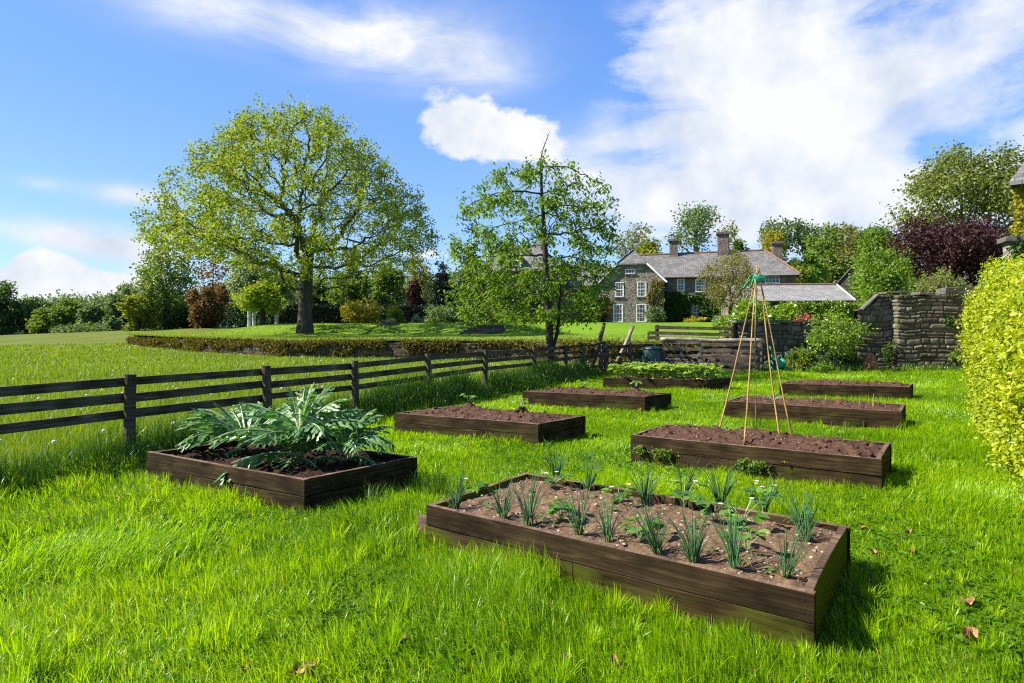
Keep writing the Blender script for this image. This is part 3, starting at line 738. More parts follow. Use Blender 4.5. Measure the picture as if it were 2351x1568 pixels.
# ------------------------------------------------------------------ raised beds
BEDS = {}
def bed(key, label, N, L, Rr, soil, heap, top=.30, woods=('wood_bed', 'wood_bed', 'wood_bed', 'wood_bed'), cell=.03, lump=.03, fill=-.03, vlen=None, lumps_=None, lumps_name='clods'):
    if lumps_ is None and soil is not M['straw']: lumps_ = (420, .008, .034, soil)
    n = src(*N, top); l = src(*L, top); rr = src(*Rr, top)
    u = (l-n)[:2]; v = (rr-n)[:2]
    lu = np.linalg.norm(u); lv = np.linalg.norm(v); eu = u/lu; ev = v/lv
    lu = min(max(lu, 2.4), 2.75) if key != 'leek' else lu
    if vlen: lv = vlen
    ang = math.atan2(eu[1], eu[0])
    t = thing('raised_bed', label, 'raised bed', (n[0], n[1], 0), 'timber raised beds on the lawn')
    # local frame: a along the long side (eu), b across (ev)
    a3 = np.array([*eu, 0]); b3 = np.array([*ev, 0]); th = .045; z3 = np.array([0, 0, 1.])
    r = np.random.default_rng(hash(key) % 1000 if False else sum(map(ord, key)))
    hb = top/2
    for lev in (0, 1):
        z0 = -.04 if lev == 0 else hb+.002; h = hb+.04-.002 if lev == 0 else hb-.002
        j = lambda: r.normal(0, .004)
        wd = M[woods[lev]]; we = M[woods[2+lev]]
        pieces = [(a3*0+b3*j(), a3*lu, b3*th, wd), (b3*(lv-th)+b3*j(), a3*lu, b3*th, wd),
                  (b3*(th+.001)+a3*(.012+j()*.5), b3*(lv-2*th-.002), a3*th, we), (a3*(lu-th-.012)+b3*(th+.001), b3*(lv-2*th-.002), a3*th, we)]
        for o, ux, uy, mt in pieces:
            m = MB(); NS = 9; fl = np.cross(ux, uy)[2] < 0; bow = r.normal(0, .006); dip = r.normal(0, .003); ny = uy/np.linalg.norm(uy)
            for q in range(NS):
                f = q/(NS-1); c = o+z3*z0+ux*f+ny*bow*math.sin(f*math.pi)+ny*r.normal(0, .0008); zt = z3*(h+dip*math.sin(f*math.pi*1.5)+r.normal(0, .0012))
                m.v += [tuple(c), tuple(c+uy), tuple(c+uy+zt), tuple(c+zt)]
            for q in range(NS-1):
                for e in range(4): m.f.append([q*4+e, q*4+(e+1) % 4, q*4+4+(e+1) % 4, q*4+4+e][::-1 if fl else 1]); m.mi.append(0)
            m.f += [[0, 1, 2, 3][::1 if fl else -1], [NS*4-4+e for e in range(4)][::-1 if fl else 1]]; m.mi += [0, 0]
            of = -1 if (np.dot(o, b3) < .1 and np.dot(ux, a3) > .1) or np.dot(o, a3) < .1 else 1; dn = uy/np.linalg.norm(uy)
            for f in (.02, .98):
                for g in (.3, .7):
                    c = o+z3*(z0+h*g)+ux*f+(uy if of > 0 else 0)+dn*of*.0015; e1 = ux/np.linalg.norm(ux)
                    m.poly([c+(e1*math.cos(k*.785)+z3*math.sin(k*.785))*.006 for k in range(8)][::-1 if (np.dot(np.cross(e1, z3), dn*of) < 0) else 1], 2)
            bd = link('board', m.mesh('board'), [mt, M['wood_top'], M['lead']], t)
            if lev == 1:
                for pl in bd.data.polygons:
                    if pl.normal.z > .9: pl.material_index = 1
            b = bd.modifiers.new('soft edges', 'BEVEL'); b.width = .005; b.segments = 2; b.limit_method = 'ANGLE'
    na = int((lu-.06)/cell); nb = int((lv-.06)/cell)
    A, B = np.meshgrid(np.linspace(.03, lu-.03, na), np.linspace(.03, lv-.03, nb), indexing='ij')
    ea = np.minimum(A, lu-A); eb = np.minimum(B, lv-B); e = np.minimum(ea, eb)
    wx = n[0]+A*eu[0]+B*ev[0]; wy = n[1]+A*eu[1]+B*ev[1]
    Z = top+fill+heap*sstep(.05, .45, e)*(.75+.5*fbm(wx*2, wy*2, 4))+lump*(fbm(wx*7, wy*7, 11, 4)-.5)*2+lump*1.3*np.maximum(0, fbm(wx*15, wy*15, 23, 3)-.5)*3
    for mx in MOUNDS.get(key, []):
        Z = Z+.09*np.exp(-(((A-mx[0])**2+(B-mx[1])**2)/.012))
    X = A*eu[0]+B*ev[0]; Y = A*eu[1]+B*ev[1]
    i = np.arange(na*nb).reshape(na, nb); F = np.stack([i[:-1, :-1], i[:-1, 1:], i[1:, 1:], i[1:, :-1]], -1).reshape(-1, 4)
    link('soil', fastmesh('soil', np.stack([X, Y, Z], -1).reshape(-1, 3), F), soil, t, True)
    if lumps_:
        nl, s0, s1, mt = lumps_; la = r.integers(2, na-2, nl); lb = r.integers(2, nb-2, nl); cc = np.stack([X[la, lb], Y[la, lb], Z[la, lb]], 1); ss = s0+(s1-s0)*r.random(nl)**3
        O8 = np.array([[1, 0, 0], [0, 1, 0], [-1, 0, 0], [0, -1, 0], [0, 0, .75], [0, 0, -.75], [.62, .62, .45], [-.62, .62, .45], [-.62, -.62, .45], [.62, -.62, .45]])
        FF = np.array([[0, 6, 9], [1, 7, 6], [2, 8, 7], [3, 9, 8], [6, 7, 4], [7, 8, 4], [8, 9, 4], [9, 6, 4], [0, 1, 6], [1, 2, 7], [2, 3, 8], [3, 0, 9]])
        th_ = r.random(nl)*6.28; ct, st_ = np.cos(th_), np.sin(th_); P8 = O8[None]*(.7+.6*r.random((nl, 10, 1)))*np.array([1.25, .85, .8]); P8 = np.stack([P8[:, :, 0]*ct[:, None]-P8[:, :, 1]*st_[:, None], P8[:, :, 0]*st_[:, None]+P8[:, :, 1]*ct[:, None], P8[:, :, 2]], -1)
        Vl = (cc[:, None]+P8*ss[:, None, None]).reshape(-1, 3); Fl = (np.arange(nl)*10)[:, None, None]+FF[None]
        o_ = link(lumps_name, fastmesh(lumps_name, Vl, Fl.reshape(-1, 3)), mt, t, lumps_name == 'clods'); o_['kind'] = 'stuff'
    BEDS[key] = dict(n=n[:2], eu=eu, ev=ev, lu=lu, lv=lv, A=A, B=B, Z=Z, t=t)
def bedz(key, x, y):
    b = BEDS[key]; d = np.array([x, y])-b['n']; det = b['eu'][0]*b['ev'][1]-b['eu'][1]*b['ev'][0]
    a = (d[0]*b['ev'][1]-d[1]*b['ev'][0])/det; c = (b['eu'][0]*d[1]-b['eu'][1]*d[0])/det
    A, B, Z = b['A'], b['B'], b['Z']
    i = int(np.clip(round((a-.03)/(b['lu']-.06)*(A.shape[0]-1)), 0, A.shape[0]-1)); j = int(np.clip(round((c-.03)/(b['lv']-.06)*(A.shape[1]-1)), 0, A.shape[1]-1))
    return float(Z[i, j])
def inbed(key, a, c):
    b = BEDS[key]; p = b['n']+b['eu']*a+b['ev']*c; return np.array([p[0], p[1], bedz(key, *p)])
MOUNDS = {'squash': [(1.75, .75), (.75, .65)], 'marrow': [(1.75, .75), (.55, .65)]}
bed('chive', 'large mossy timber bed of chives and strawberries on pale stony soil', (2576.6, 1878), (1347, 1595), (2690, 1662), M['soil_pale'], .015, woods=('wood_moss', 'wood_bed', 'wood_green', 'wood_green'), cell=.014, lump=.018, fill=-.045, lumps_=(700, .004, .016, M['pebble']), lumps_name='pebbles')
bed('cardoon', 'dark timber bed with three big cardoons', (960.6, 1517), (463.8, 1429.6), (1301.7, 1448), M['soil_dark'], .0, fill=-.06, cell=.025, vlen=1.28)
bed('squash', 'timber bed of mounded soil with two seedlings, behind the cardoon bed', (1703, 1341), (1247.8, 1305.3), (1852, 1314.5), M['soil'], .075)
bed('marrow', 'timber bed of mounded soil between the squash bed and the strawberry bed', (2039, 1254), (1652, 1236.7), (2123.5, 1243), M['soil'], .075)
bed('berry', 'timber bed full of leafy strawberry plants by the compost bin', (2237, 1200.4), (1903.6, 1193.75), (2286.6, 1196), M['straw'], .02, vlen=1.15)
bed('bean', 'timber bed of bare soil carrying the bamboo cane wigwam', (2789, 1452), (1993.7, 1374.5), (2816.7, 1405), M['soil'], .085, top=.33, woods=('wood_bed', 'wood_bed', 'wood_moss', 'wood_moss'), cell=.022, vlen=1.1)
bed('stick', 'timber bed of bare soil with short cut sticks, behind the cane wigwam', (2852, 1301), (2274.8, 1267.4), (2867.5, 1273.5), M['soil'], .075, vlen=1.15)
bed('back', 'timber bed of bare soil standing closest to the tall stone wall', (2878, 1223.3), (2425.4, 1211), (2889, 1212.2), M['soil'], .075, vlen=1.1)
# ------------------------------------------------------------------ plants in the beds
ORD = ['first', 'second', 'third', 'fourth', 'fifth', 'sixth', 'seventh', 'eighth', 'ninth', 'tenth']
chx = [[(1442, 1607), (1592, 1641), (1671, 1662), (1831, 1696), (1922, 1714), (2080, 1750), (2194, 1772), (2322, 1803), (2482, 1825)],
       [(1760, 1515), (1861, 1552), (2040, 1592), (2163, 1570), (2280, 1598), (2414, 1622), (2530, 1665), (2550, 1708)]]
def chive(label, loc, seed, H):
    r = np.random.default_rng(seed); t = thing('chive_clump', label, 'chives', loc, 'chive clumps in the near bed')
    n = 20+int(18*r.random()); tl = r.normal(0, .09, 2); Vs = []; Fs = []; As = []; o = 0
    for k in range(n):
        h = r.random()*6.28; out = r.random()**1.1; L = H*(.55+.55*r.random())*(1 if out < .7 else .75)
        lean = .2+.85*out; ts = np.linspace(0, 1, 6); br = .012+.012*r.random()
        b = lean*ts**1.5; zc = L*ts*np.sqrt(np.maximum(.04, 1-(b*.85)**2)); 
        if out > .82: zc = L*(ts*.9-ts**2.4*.75*out); b = ts*.75
        cx = math.cos(h)*(br+L*b*.75); cy = math.sin(h)*(br+L*b*.75)
        w = .0030*np.array([.9, 1.1, 1, .85, .6, .12])*(.8+.4*r.random())
        th = np.arange(4)*math.pi/2
        V = np.stack([cx[:, None]+zc[:, None]*tl[0]+w[:, None]*np.cos(th), cy[:, None]+zc[:, None]*tl[1]+w[:, None]*np.sin(th), np.repeat(zc[:, None], 4, 1)], -1).reshape(-1, 3)
        F = np.array([[i*4+j, i*4+(j+1) % 4, i*4+4+(j+1) % 4, i*4+4+j] for i in range(5) for j in range(4)])
        col = r.random()*.85 if out < .85 else .9+.1*r.random()
        Vs.append(V); Fs.append(F+o); As.append(np.full(len(F), col)); o += len(V)
    link('blades', fastmesh('blades', np.concatenate(Vs), np.concatenate(Fs), fattr=np.concatenate(As)), M['chives'], t, True)
    m = MB()
    for k in range(9):
        h = k*.7; m.tube([(math.cos(h)*.014, math.sin(h)*.014, -.02), (math.cos(h)*.018, math.sin(h)*.018, .035)], [.005, .0035], 5)
    m.build('bulb', M['straw'], t)
for row, pts in enumerate(chx):
    for k, p in enumerate(pts):
        q = src(p[0], p[1], .26); q[2] = bedz('chive', q[0], q[1])-.005
        chive(f"{ORD[k]} chive clump from the left in the {'near' if row == 0 else 'back'} row of the mossy bed", q, 50+row*20+k, .27+.13*float(_hash(np.array(k), np.array(row), 5)))

def leaflet(c, ax, up, L, Wd, nteeth=5):
    """broad toothed leaflet as a fan about the midrib, slightly folded"""
    s = np.cross(ax, up); s /= np.linalg.norm(s); n = np.cross(s, ax)
    pts = []; prof = [0, .32, .46, .5, .42, .24, 0]
    V = [c]; F = []
    mid = [c+ax*L*t-n*L*.10*t*t for t in np.linspace(0, 1, 7)]
    ed = lambda sg: [mid[i]+s*sg*Wd*prof[i]*(1+(.10 if i % 2 else -.06))+n*Wd*.14*prof[i]*2 for i in range(7)]
    a, b = ed(1), ed(-1)
    V = mid+a[1:6]+b[1:6]
    A = lambda i: i if i in (0, 6) else 6+i
    B = lambda i: i if i in (0, 6) else 11+i
    for i in range(6):
        F.append([i, i+1, A(i+1), A(i)] if i not in (0, 5) else ([0, 1, A(1), A(1)] if i == 0 else [5, 6, A(5), A(5)]))
        F.append([i, B(i), B(i+1), i+1] if i not in (0, 5) else ([0, B(1), B(1), 1] if i == 0 else [5, B(5), B(5), 6]))
    return np.array(V), np.array(F)
def fan_mesh(name, leafs, material, parent, r):
    """list of (centre, axis, up, L, W) -> one triangle mesh of leaflets"""
    Vs, Fs, As, o = [], [], [], 0
    for c, ax, up, L, Wd, col in leafs:
        V, F = leaflet(c, ax/np.linalg.norm(ax), up, L, Wd)
        tri = []
        for q in F:
            tri.append(q[:3])
            if q[3] != q[2] and q[3] != q[0] and q[2] != q[1]: tri.append([q[0], q[2], q[3]])
            elif q[2] == q[1]: tri[-1] = [q[0], q[1], q[3]]
        tri = np.array(tri); Vs.append(V); Fs.append(tri+o); As.append(np.full(len(tri), col)); o += len(V)
    return link(name, fastmesh(name, np.concatenate(Vs), np.concatenate(Fs), fattr=np.concatenate(As)), material, parent, True)
def flower(parent, c, r, R0=.014):
    m = MB()
    for k in range(5):
        h = k*1.2566+r.random()*.2; d = np.array([math.cos(h), math.sin(h), .25]); s = np.array([-math.sin(h), math.cos(h), 0])
        m.poly([c, c+d*R0*.6+s*R0*.55, c+d*R0*1.15+s*R0*.3, c+d*R0*1.15-s*R0*.3, c+d*R0*.6-s*R0*.55])
    f = m.build('flower', M['petal'], parent)
    m = MB(); m.lathe(c+np.array([0, 0, .001]), [(.001, .005), (.004, .004), (.0045, .0005)][::-1], 6)
    m.build('flower_centre', M['stamen'], f)
def strawberry(name, label, loc, seed, H=.14, nl=7, nf=2, group=None, L=.07, leafm='strawberry'):
    r = np.random.default_rng(seed); t = thing(name, label, 'strawberry plant', loc, group)
    ls = []; m = MB()
    for k in range(nl):
        h = k*2.4+r.random(); o = .25+.6*r.random(); e = np.array([math.cos(h)*H*o*.9, math.sin(h)*H*o*.9, H*(.45+.6*r.random())])
        m.tube([(0, 0, -.01), e*np.array([.35, .35, .6]), e], [.003, .0025, .002], 4)
        d = np.array([math.cos(h), math.sin(h), -.15]); col = r.random(); l = L*(.75+.5*r.random())
        for da in (-1.15, 0, 1.15):
            ax = np.array([math.cos(h+da), math.sin(h+da), -.1+.25*r.normal()*.6]); ls.append((e, ax, np.array([.3*math.cos(h), .3*math.sin(h), 1.]), l, l*1.05, np.clip(col+.1*r.normal(), 0, 1)))
    fan_mesh('leaves', ls, M[leafm], t, r)
    for k in range(nf):
        h = r.random()*6.28; c = np.array([math.cos(h)*H*.5, math.sin(h)*H*.5, H*(.85+.45*r.random())]); m.tube([(0, 0, 0), c*np.array([.4, .4, .6]), c], .0015, 4); flower(t, c, r)
    m.build('stalk', M['cardoon_rib'], t)
    return t
stw = [(1500, 1563, 'beside the end chive clump'), (1751, 1545, 'in the far end of the bed'), (1775, 1650, 'behind the third chive clump'), (1961, 1598, 'under the back board'), (2023, 1708, 'standing alone on bare soil mid bed'),
       (2162, 1601, 'with a tall leaf near the back board'), (2261, 1653, 'in the middle of the bed'), (2347, 1671, 'with a broad pale leaf by the back row'), (2420, 1600, 'with several white flowers by the back row'), (2360, 1750, 'between chives near the mossy end')]
for k, (x, y, s_) in enumerate(stw):
    q = src(x, y, .26); q[2] = bedz('chive', q[0], q[1])-.005
    strawberry('strawberry_plant', 'small strawberry plant '+s_, q, 300+k, .13+.05*(k in (4, 5, 7)), 6+k % 3, [1, 3, 0, 2, 0, 1, 1, 1, 4, 0][k], 'strawberry plants among the chives', .065)
for k in range(16):
    r = np.random.default_rng(900+k); a = .25+2.1*r.random(); c = .2+.85*r.random()
    t = thing('weed_seedling', 'tiny green weed seedling on the stony soil between the chives', 'seedling', inbed('chive', a, c)-np.array([0, 0, .004]), 'weed seedlings in the mossy bed'); ls = []; m = MB()
    for q in range(3+k % 3):
        h = q*2.1+r.random(); e = np.array([math.cos(h)*.012, math.sin(h)*.012, .012+.02*r.random()]); m.tube([(0, 0, -.005), e], .0014, 4); l = .022+.02*r.random(); ls.append((e, np.array([math.cos(h), math.sin(h), .25]), np.array([0, 0, 1.]), l, l*.9, r.random()))
    fan_mesh('leaves', ls, M['strawberry'], t, r); m.build('stalk', M['cardoon_rib'], t)
r = np.random.default_rng(77)
for k in range(30):
    a = .2+(k % 10)*.255+r.normal(0, .04); c = .22+(k//10)*.33+r.normal(0, .05)
    strawberry('strawberry_plant', 'leafy strawberry plant in flower, one of the mass filling the straw covered bed', inbed('berry', a, c), 500+k, .36, 18, 4, 'strawberry plants filling the straw covered bed', .095, 'berry')
def seedling(label, loc, seed, s=1.0):
    r = np.random.default_rng(seed); t = thing('squash_seedling', label, 'seedling', loc, 'squash seedlings'); ls = []; m = MB()
    for k in range(4):
        h = k*1.6+r.random(); e = np.array([math.cos(h)*.05, math.sin(h)*.05, .07+.05*r.random()])*s
        m.tube([(0, 0, -.02), e*.6, e], .004, 4); ls.append((e, np.array([math.cos(h), math.sin(h), -.25]), np.array([0, 0, 1.]), .085*s, .09*s, .6+.4*r.random()))
    fan_mesh('leaves', ls, M['strawberry'], t, r); m.build('stalk', M['cardoon_rib'], t)
for key, lab in (('squash', 'the bed behind the cardoons'), ('marrow', 'the bed before the strawberries')):
    for k, (a, c) in enumerate(MOUNDS[key]):
        seedling(f"small squash seedling on the {'fence side' if k == 0 else 'path side'} mound of {lab}", inbed(key, a, c), 20+k, 1.15)
for k, (a, c, h) in enumerate([(.25, .35, .12), (.42, .3, .2), (.62, .32, .17), (.95, .4, .12), (1.15, .45, .10), (1.35, .3, .09), (1.6, .5, .08)]):
    m = MB(); p = inbed('stick', a, c); m.tube([(0, 0, -.05), (.004, .003, h*.6), (.01, 0, h)], [.008, .007, .006], 6)
    o = m.build('cut_stick', M['cane']); o.location = p
    tag(o, f"{ORD[k]} short cut stick counted from the hedge end of the soil bed", 'stick', 'short sticks pushed into the soil')

# cardoons: long arching leaves cut into toothed lobes
def cardoon_leaf(r, h, L, arch, base, rib, blade, lobes=9, wide=.34, twist=0.0):
    ts = np.linspace(0, 1, 13); el = arch[0]+(arch[1]-arch[0])*ts
    d = np.stack([np.cos(el)*math.cos(h), np.cos(el)*math.sin(h), np.sin(el)], 1)
    C = np.array(base)+np.concatenate([[np.zeros(3)], np.cumsum((d[:-1]+d[1:])/2*L/12, 0)])
    side = np.array([-math.sin(h), math.cos(h), 0]); rib.append((C, L))
    for k in range(lobes*2):
        sg = 1 if k % 2 else -1; t = .20+.78*(k//2)/(lobes-1)*.97; i = t*12; i0 = min(int(i), 11); f = i-i0
        c = C[i0]*(1-f)+C[i0+1]*f; ax = d[min(i0+1, 12)]; up = np.cross(side, ax); up /= np.linalg.norm(up); up = up if up[2] > 0 or True else -up
        wl = L*wide*1.12*(math.sin(math.pi*min(1, .12+.80*t))**.8)*(.8+.4*r.random()); s = side*sg
        droop = -.25-.3*r.random()
        u = unit(s*.86+ax*.5+np.array([0, 0, 1])*droop*.4+up*(.25+.2*r.normal()))
        n = np.cross(u, ax); n /= np.linalg.norm(n); bw = L*.058*(1-.4*t)
        p0 = c-ax*bw; p1 = c+ax*bw; tip = c+u*wl+ax*wl*.18
        mid1 = c+u*wl*.40+ax*bw*1.15; mid0 = c+u*wl*.36-ax*bw*1.0
        t1 = c+u*wl*.72+ax*bw*1.6; t0 = c+u*wl*.70-ax*bw*.75; rid = c+u*wl*.5+n*wl*.06; nt1 = c+u*wl*.6+ax*bw*.45; nt0 = c+u*wl*.58-ax*bw*.28
        blade.append(([p0, mid0, nt0, t0, tip, t1, nt1, mid1, p1, rid], r.random()))
    tipc = C[-1]; ax = d[-1]; up = np.cross(side, ax)
    blade.append(([C[9]-side*L*.03, C[10]-side*L*.07, C[11]-side*L*.05, C[11]-side*L*.03+ax*.01, tipc+ax*L*.10, C[11]+side*L*.03+ax*.01, C[11]+side*L*.05, C[10]+side*L*.07, C[9]+side*L*.03, C[11]+up*L*.01], r.random()))
def cardoon(label, loc, seed, leafs, stem=.0):
    r = np.random.default_rng(seed); t = thing('cardoon_plant', label, 'cardoon', loc, 'cardoons in the bed by the fence'); rib, blade = [], []
    leafs = leafs+[(360*r.random(), .38+.27*r.random(), 50+28*r.random(), -15+50*r.random(), .08+.1*r.random()) for _ in range(9)]
    for h, L, a0, a1, z in leafs:
        cardoon_leaf(r, R(h+r.normal(0, 8)), L*(.92 if a0 >= 60 else .97), (R(a0), R(a1-14*r.random())), (math.cos(R(h))*.03, math.sin(R(h))*.03, z*.85), rib, blade, 8 if L > .5 else 6, .20 if a0 >= 66 else .30)
    Vs, Fs, As, o = [], [], [], 0
    for P, c in blade:
        Vs += P; Fs += [[o+9, o+i, o+i+1] for i in range(8)]+[[o+9, o+8, o]]; As += [c]*9; o += 10
    link('leaves', fastmesh('leaves', np.array(Vs), np.array(Fs), fattr=np.array(As)), M['cardoon'], t)
    m = MB()
    for C, L in rib: m.tube(C[:-1], list(np.linspace(.020*L**.5, .004, 12)), 6, cap=False)
    if stem: m.tube([(0, 0, -.05), (.01, 0, stem*.5), (0, .01, stem)], [.035, .028, .02], 8)
    o = link('stalk', m.mesh('stalk'), M['cardoon_rib'], t, True)
    a = o.data.attributes.new('rnd', 'FLOAT', 'FACE'); a.data.foreach_set('value', np.random.default_rng(1).random(len(o.data.polygons)).astype(np.float32))
    if stem:
        m = MB(); m.lathe((0, 0.01, stem), [(.012, -.01), (.035, .015), (.04, .035), (.026, .06), (.008, .075)], 10); m.build('flower_bud', M['cardoon_rib'], t, True)
def cz(x, y): q = on(x, y, .26); q[2] = bedz('cardoon', q[0], q[1]); return q
# heading in degrees: 0 = towards the house wall side (right), 90 = away, 180 = left, 270 = towards us
cardoon('tall cardoon with an upright crown and a bud, tallest of the three', cz(690, 1058), 5,
        [(100, .55, 75, 40, .40), (60, .60, 68, 25, .42), (10, .58, 62, 15, .38), (170, .70, 58, 5, .30), (200, .85, 42, -25, .22), (215, .80, 22, -40, .10), (250, .66, 45, -18, .25), (285, .52, 55, -25, .30), (310, .65, 55, -30, .30),
         (330, .60, 40, -30, .20), (350, .70, 50, -10, .28), (130, .60, 60, 10, .35), (30, .65, 55, 0, .3), (265, .40, 20, -12, .08), (230, .5, 60, 20, .38), (300, .5, 10, -30, .06), (75, .45, 80, 60, .45), (150, .42, 78, 60, .45), (320, .42, 76, 55, .45)], .55)
cardoon('spreading cardoon with drooping leaves at the fence end of the bed', cz(565, 1035), 6,
        [(180, .80, 55, -15, .12), (200, .78, 45, -35, .10), (160, .75, 62, 5, .12), (220, .70, 50, -25, .10), (130, .7, 65, 10, .1), (90, .6, 68, 20, .1), (240, .55, 62, 10, .12), (40, .6, 60, 15, .1), (0, .55, 65, 10, .12), (280, .4, 70, 20, .1), (320, .5, 55, 0, .1), (190, .55, 75, 40, .15), (20, .45, 78, 45, .15), (260, .4, 20, -30, .04)])
cardoon('bushy cardoon with crowded leaves at the lawn end of the bed', cz(790, 1062), 7,
        [(20, .60, 65, -10, .12), (350, .62, 60, -35, .15), (330, .55, 62, -40, .15), (300, .52, 62, -35, .15), (60, .6, 70, 15, .12), (100, .6, 72, 25, .12), (140, .6, 68, 15, .1), (200, .5, 65, 10, .1), (250, .5, 60, -20, .12), (0, .5, 78, 30, .2), (270, .45, 75, 10, .2), (320, .42, 35, -30, .05), (40, .5, 75, 35, .2), (340, .4, 20, -40, .05), (170, .45, 75, 40, .2), (240, .34, 40, -10, .04)])
t = thing('artichoke_seedling', 'small silvery cut leaved seedling in front of the wall side bed', 'seedling', on(1772, 921, .3))
rb, bl = [], []
r = np.random.default_rng(2)
for h in (10, 80, 150, 200, 290, 340): cardoon_leaf(r, R(h), .22, (R(55), R(0)), (0, 0, 0), rb, bl, 5)
Vs, Fs, o = [], [], 0
for P, c in bl: Vs += P; Fs += [[o+9, o+i, o+i+1] for i in range(8)]; o += 10
link('leaves', fastmesh('leaves', np.array(Vs), np.array(Fs), fattr=np.full(len(Fs), .9)), M['greyleaf'], t)
m = MB()
for C, L in rb: m.tube(C[:-1], list(np.linspace(.006, .002, 12)), 4, cap=False)
m.build('stalk', M['cardoon_rib'], t)

# bean wigwam
apex = np.array([2.90, 7.5, 2.2])
t = thing('cane_wigwam', 'wigwam of five bamboo canes tied with green twine', 'bean canes', (apex[0], apex[1], 0))
for k, (x, y) in enumerate([(2273.5, 1362), (2353, 1393), (2387, 1362), (2466, 1384), (2506, 1377)]):
    b = src(x, y, .36); d = apex-b; e = b+d*1.075+np.array([[-.01, -.02, .0, .03, .02][k], [.0, -.02, .02, .0, .01][k], 0])
    r = np.random.default_rng(k); m = MB(); N_ = 26; pts, rad = [], []
    for i in range(N_+1):
        f = i/N_; p = b-d*.03+(e-b+d*.03)*f+np.array([math.sin(f*5+k)*.008, math.sin(f*4+k*2)*.008, 0]); pts.append(p-np.array([apex[0], apex[1], 0])); rad.append((.0105-.004*f)*(1.22 if i % 5 == 2 else 1))
    m.tube(pts, rad, 8); m.build('cane', M['cane'], t, True)
m = MB(); r = np.random.default_rng(9)
for k in range(9):
    z = 2.15+k*.008; n_ = 14; rr = .03+.006*r.random(); m.tube([(math.cos(i*6.4/n_)*rr, math.sin(i*6.4/n_)*rr, z+.02*math.sin(i+k)) for i in range(n_+1)], .004, 5)
for k in range(8):
    h = [0, .3, -.2, 3.1, 3.4, 2.9, .1, -.4][k]; L = .08+.1*r.random(); m.tube([(0, -.03, 2.18), (math.cos(h)*L*.6, -.03, 2.2+.02*r.normal()), (math.cos(h)*L*1.1, -.02+.03*r.normal(), 2.14-.08*r.random())], .0035, 4)
m.tube([(-.02, -.03, 2.15), (-.05, -.03, 2.02), (-.06, -.02, 1.9)], .004, 4)
m.build('twine', M['twine'], t)
# little plants on the board of the bean bed
bb = BEDS['bean']
for k, (x, y, wd, ht, s_) in enumerate([(2378, 1470, .20, .22, 'larger leafy creeper hanging from the joint of the cane bed board'), (2090, 1430, .15, .1, 'small creeper growing from the joint near the end of the cane bed'), (2018, 1421, .07, .05, 'tiny creeper at the end post of the cane bed')]):
    rel = (x-1993.7)/(2789-1993.7); a = bb['lu']*(1-rel**.86); p = bb['n']+bb['eu']*a-bb['ev']*.03
    r = np.random.default_rng(k); t = thing('wall_creeper', s_, 'creeper', (p[0], p[1], .17), 'creepers on the cane bed board')
    n = int(60*wd/.1); q = r.normal(0, 1, (n, 3))*np.array([wd*.42, .012, ht*.3]); q[:, 2] = -np.abs(q[:, 2])+.03*r.random(n); q[:, 0] *= (1+q[:, 2]*2.5)
    q = q@np.array([[bb['eu'][0], bb['eu'][1], 0], [bb['ev'][0], bb['ev'][1], 0], [0, 0, 1]])
    V, F, a_ = cluster(q, 3, .014, .028, .026, r, .2); link('leaves', fastmesh('leaves', V, F, fattr=a_), M['hazel'], t)
    m = MB()
    for i in range(10): m.tube([(0, 0, 0), q[i*5 % len(q)]*.5, q[i*5 % len(q)]], .0015, 4)
    m.build('stem', M['cardoon_rib'], t)
q = src(1305, 1668, 0)
m = MB(); m.obox((0, 0, -.03), (.10, -.05, 0), (.04, .06, 0), (-.02, 0, .20)); o = m.build('wooden_peg', M['wood_top'], None, bevel=.006); o.location = on(962, 1238, 0)
tag(o, 'short thick wooden peg propping the end of the chive bed', 'peg')

# ------------------------------------------------------------------ field fence
FD = [4.6, 7.5, 9.4, 11.27, 13.5, 15.9, 18.8, 21.3, 22.9]
t = thing('field_fence', 'long three rail grey timber fence between meadow and garden', 'fence', (fence_x(7.5), 7.5, 0))
base = np.array([fence_x(7.5), 7.5, 0]); fdir = np.array([.457, 1, 0])/math.hypot(.457, 1); fn = np.array([fdir[1], -fdir[0], 0])
r = np.random.default_rng(14)
FP = [np.array([fence_x(d), d, 0]) for d in FD]; FH = [1.03+.008*(d-7.5)*.5+r.normal(0, .01) for d in FD]
for p, h in zip(FP, FH):
    m = MB(); o = p-base+fn*.03; m.tube([o+np.array([0, 0, -.3]), o+np.array([r.normal(0, .008), 0, h*.5]), o+np.array([r.normal(0, .012), 0, h+.03])], [.068, .065, .062], 10); m.build('post', M['wood_fence'], t)
for lev, z in ((0, .965), (1, .78), (2, .58)):
    for k in range(len(FP)-1):
        a, b = FP[k]-base-fn*.045, FP[k+1]-base-fn*.045
        m = MB(); za = z+(FH[k]-1.03)+r.normal(0, .012); zb = z+(FH[k+1]-1.03)+r.normal(0, .012)
        m.bar(a+np.array([0, 0, za])-fdir*.04*0, b+np.array([0, 0, zb])-fdir*.004, .034, .105+.006*r.normal()); m.jitter(.003, k)
        m.build('rail', M['wood_fence'], t)
# fence run behind the bin
t = thing('timber_fence', 'short three rail timber fence with wire beside the compost bin', 'fence', at(1392, 860, 23.6)*[1, 1, 0])
A0 = at(1392, 860, 23.4)*np.array([1, 1, 0]); A1 = at(1512, 860, 26.2)*np.array([1, 1, 0]); o0 = A0.copy()
for f in (0, .42, .93):
    m = MB(); p = A0+(A1-A0)*f-o0; m.tube([p+np.array([0, 0, -.2]), p+np.array([0, 0, 1.08])], .075, 10); m.build('post', M['wood_fence'], t)
for z in (.98, .68, .36):
    m = MB(); m.bar(A0-o0+np.array([0, .09, z]), A1-o0+np.array([0, .09, z+.03]), .035, .13); m.build('rail', M['wood_fence'], t)
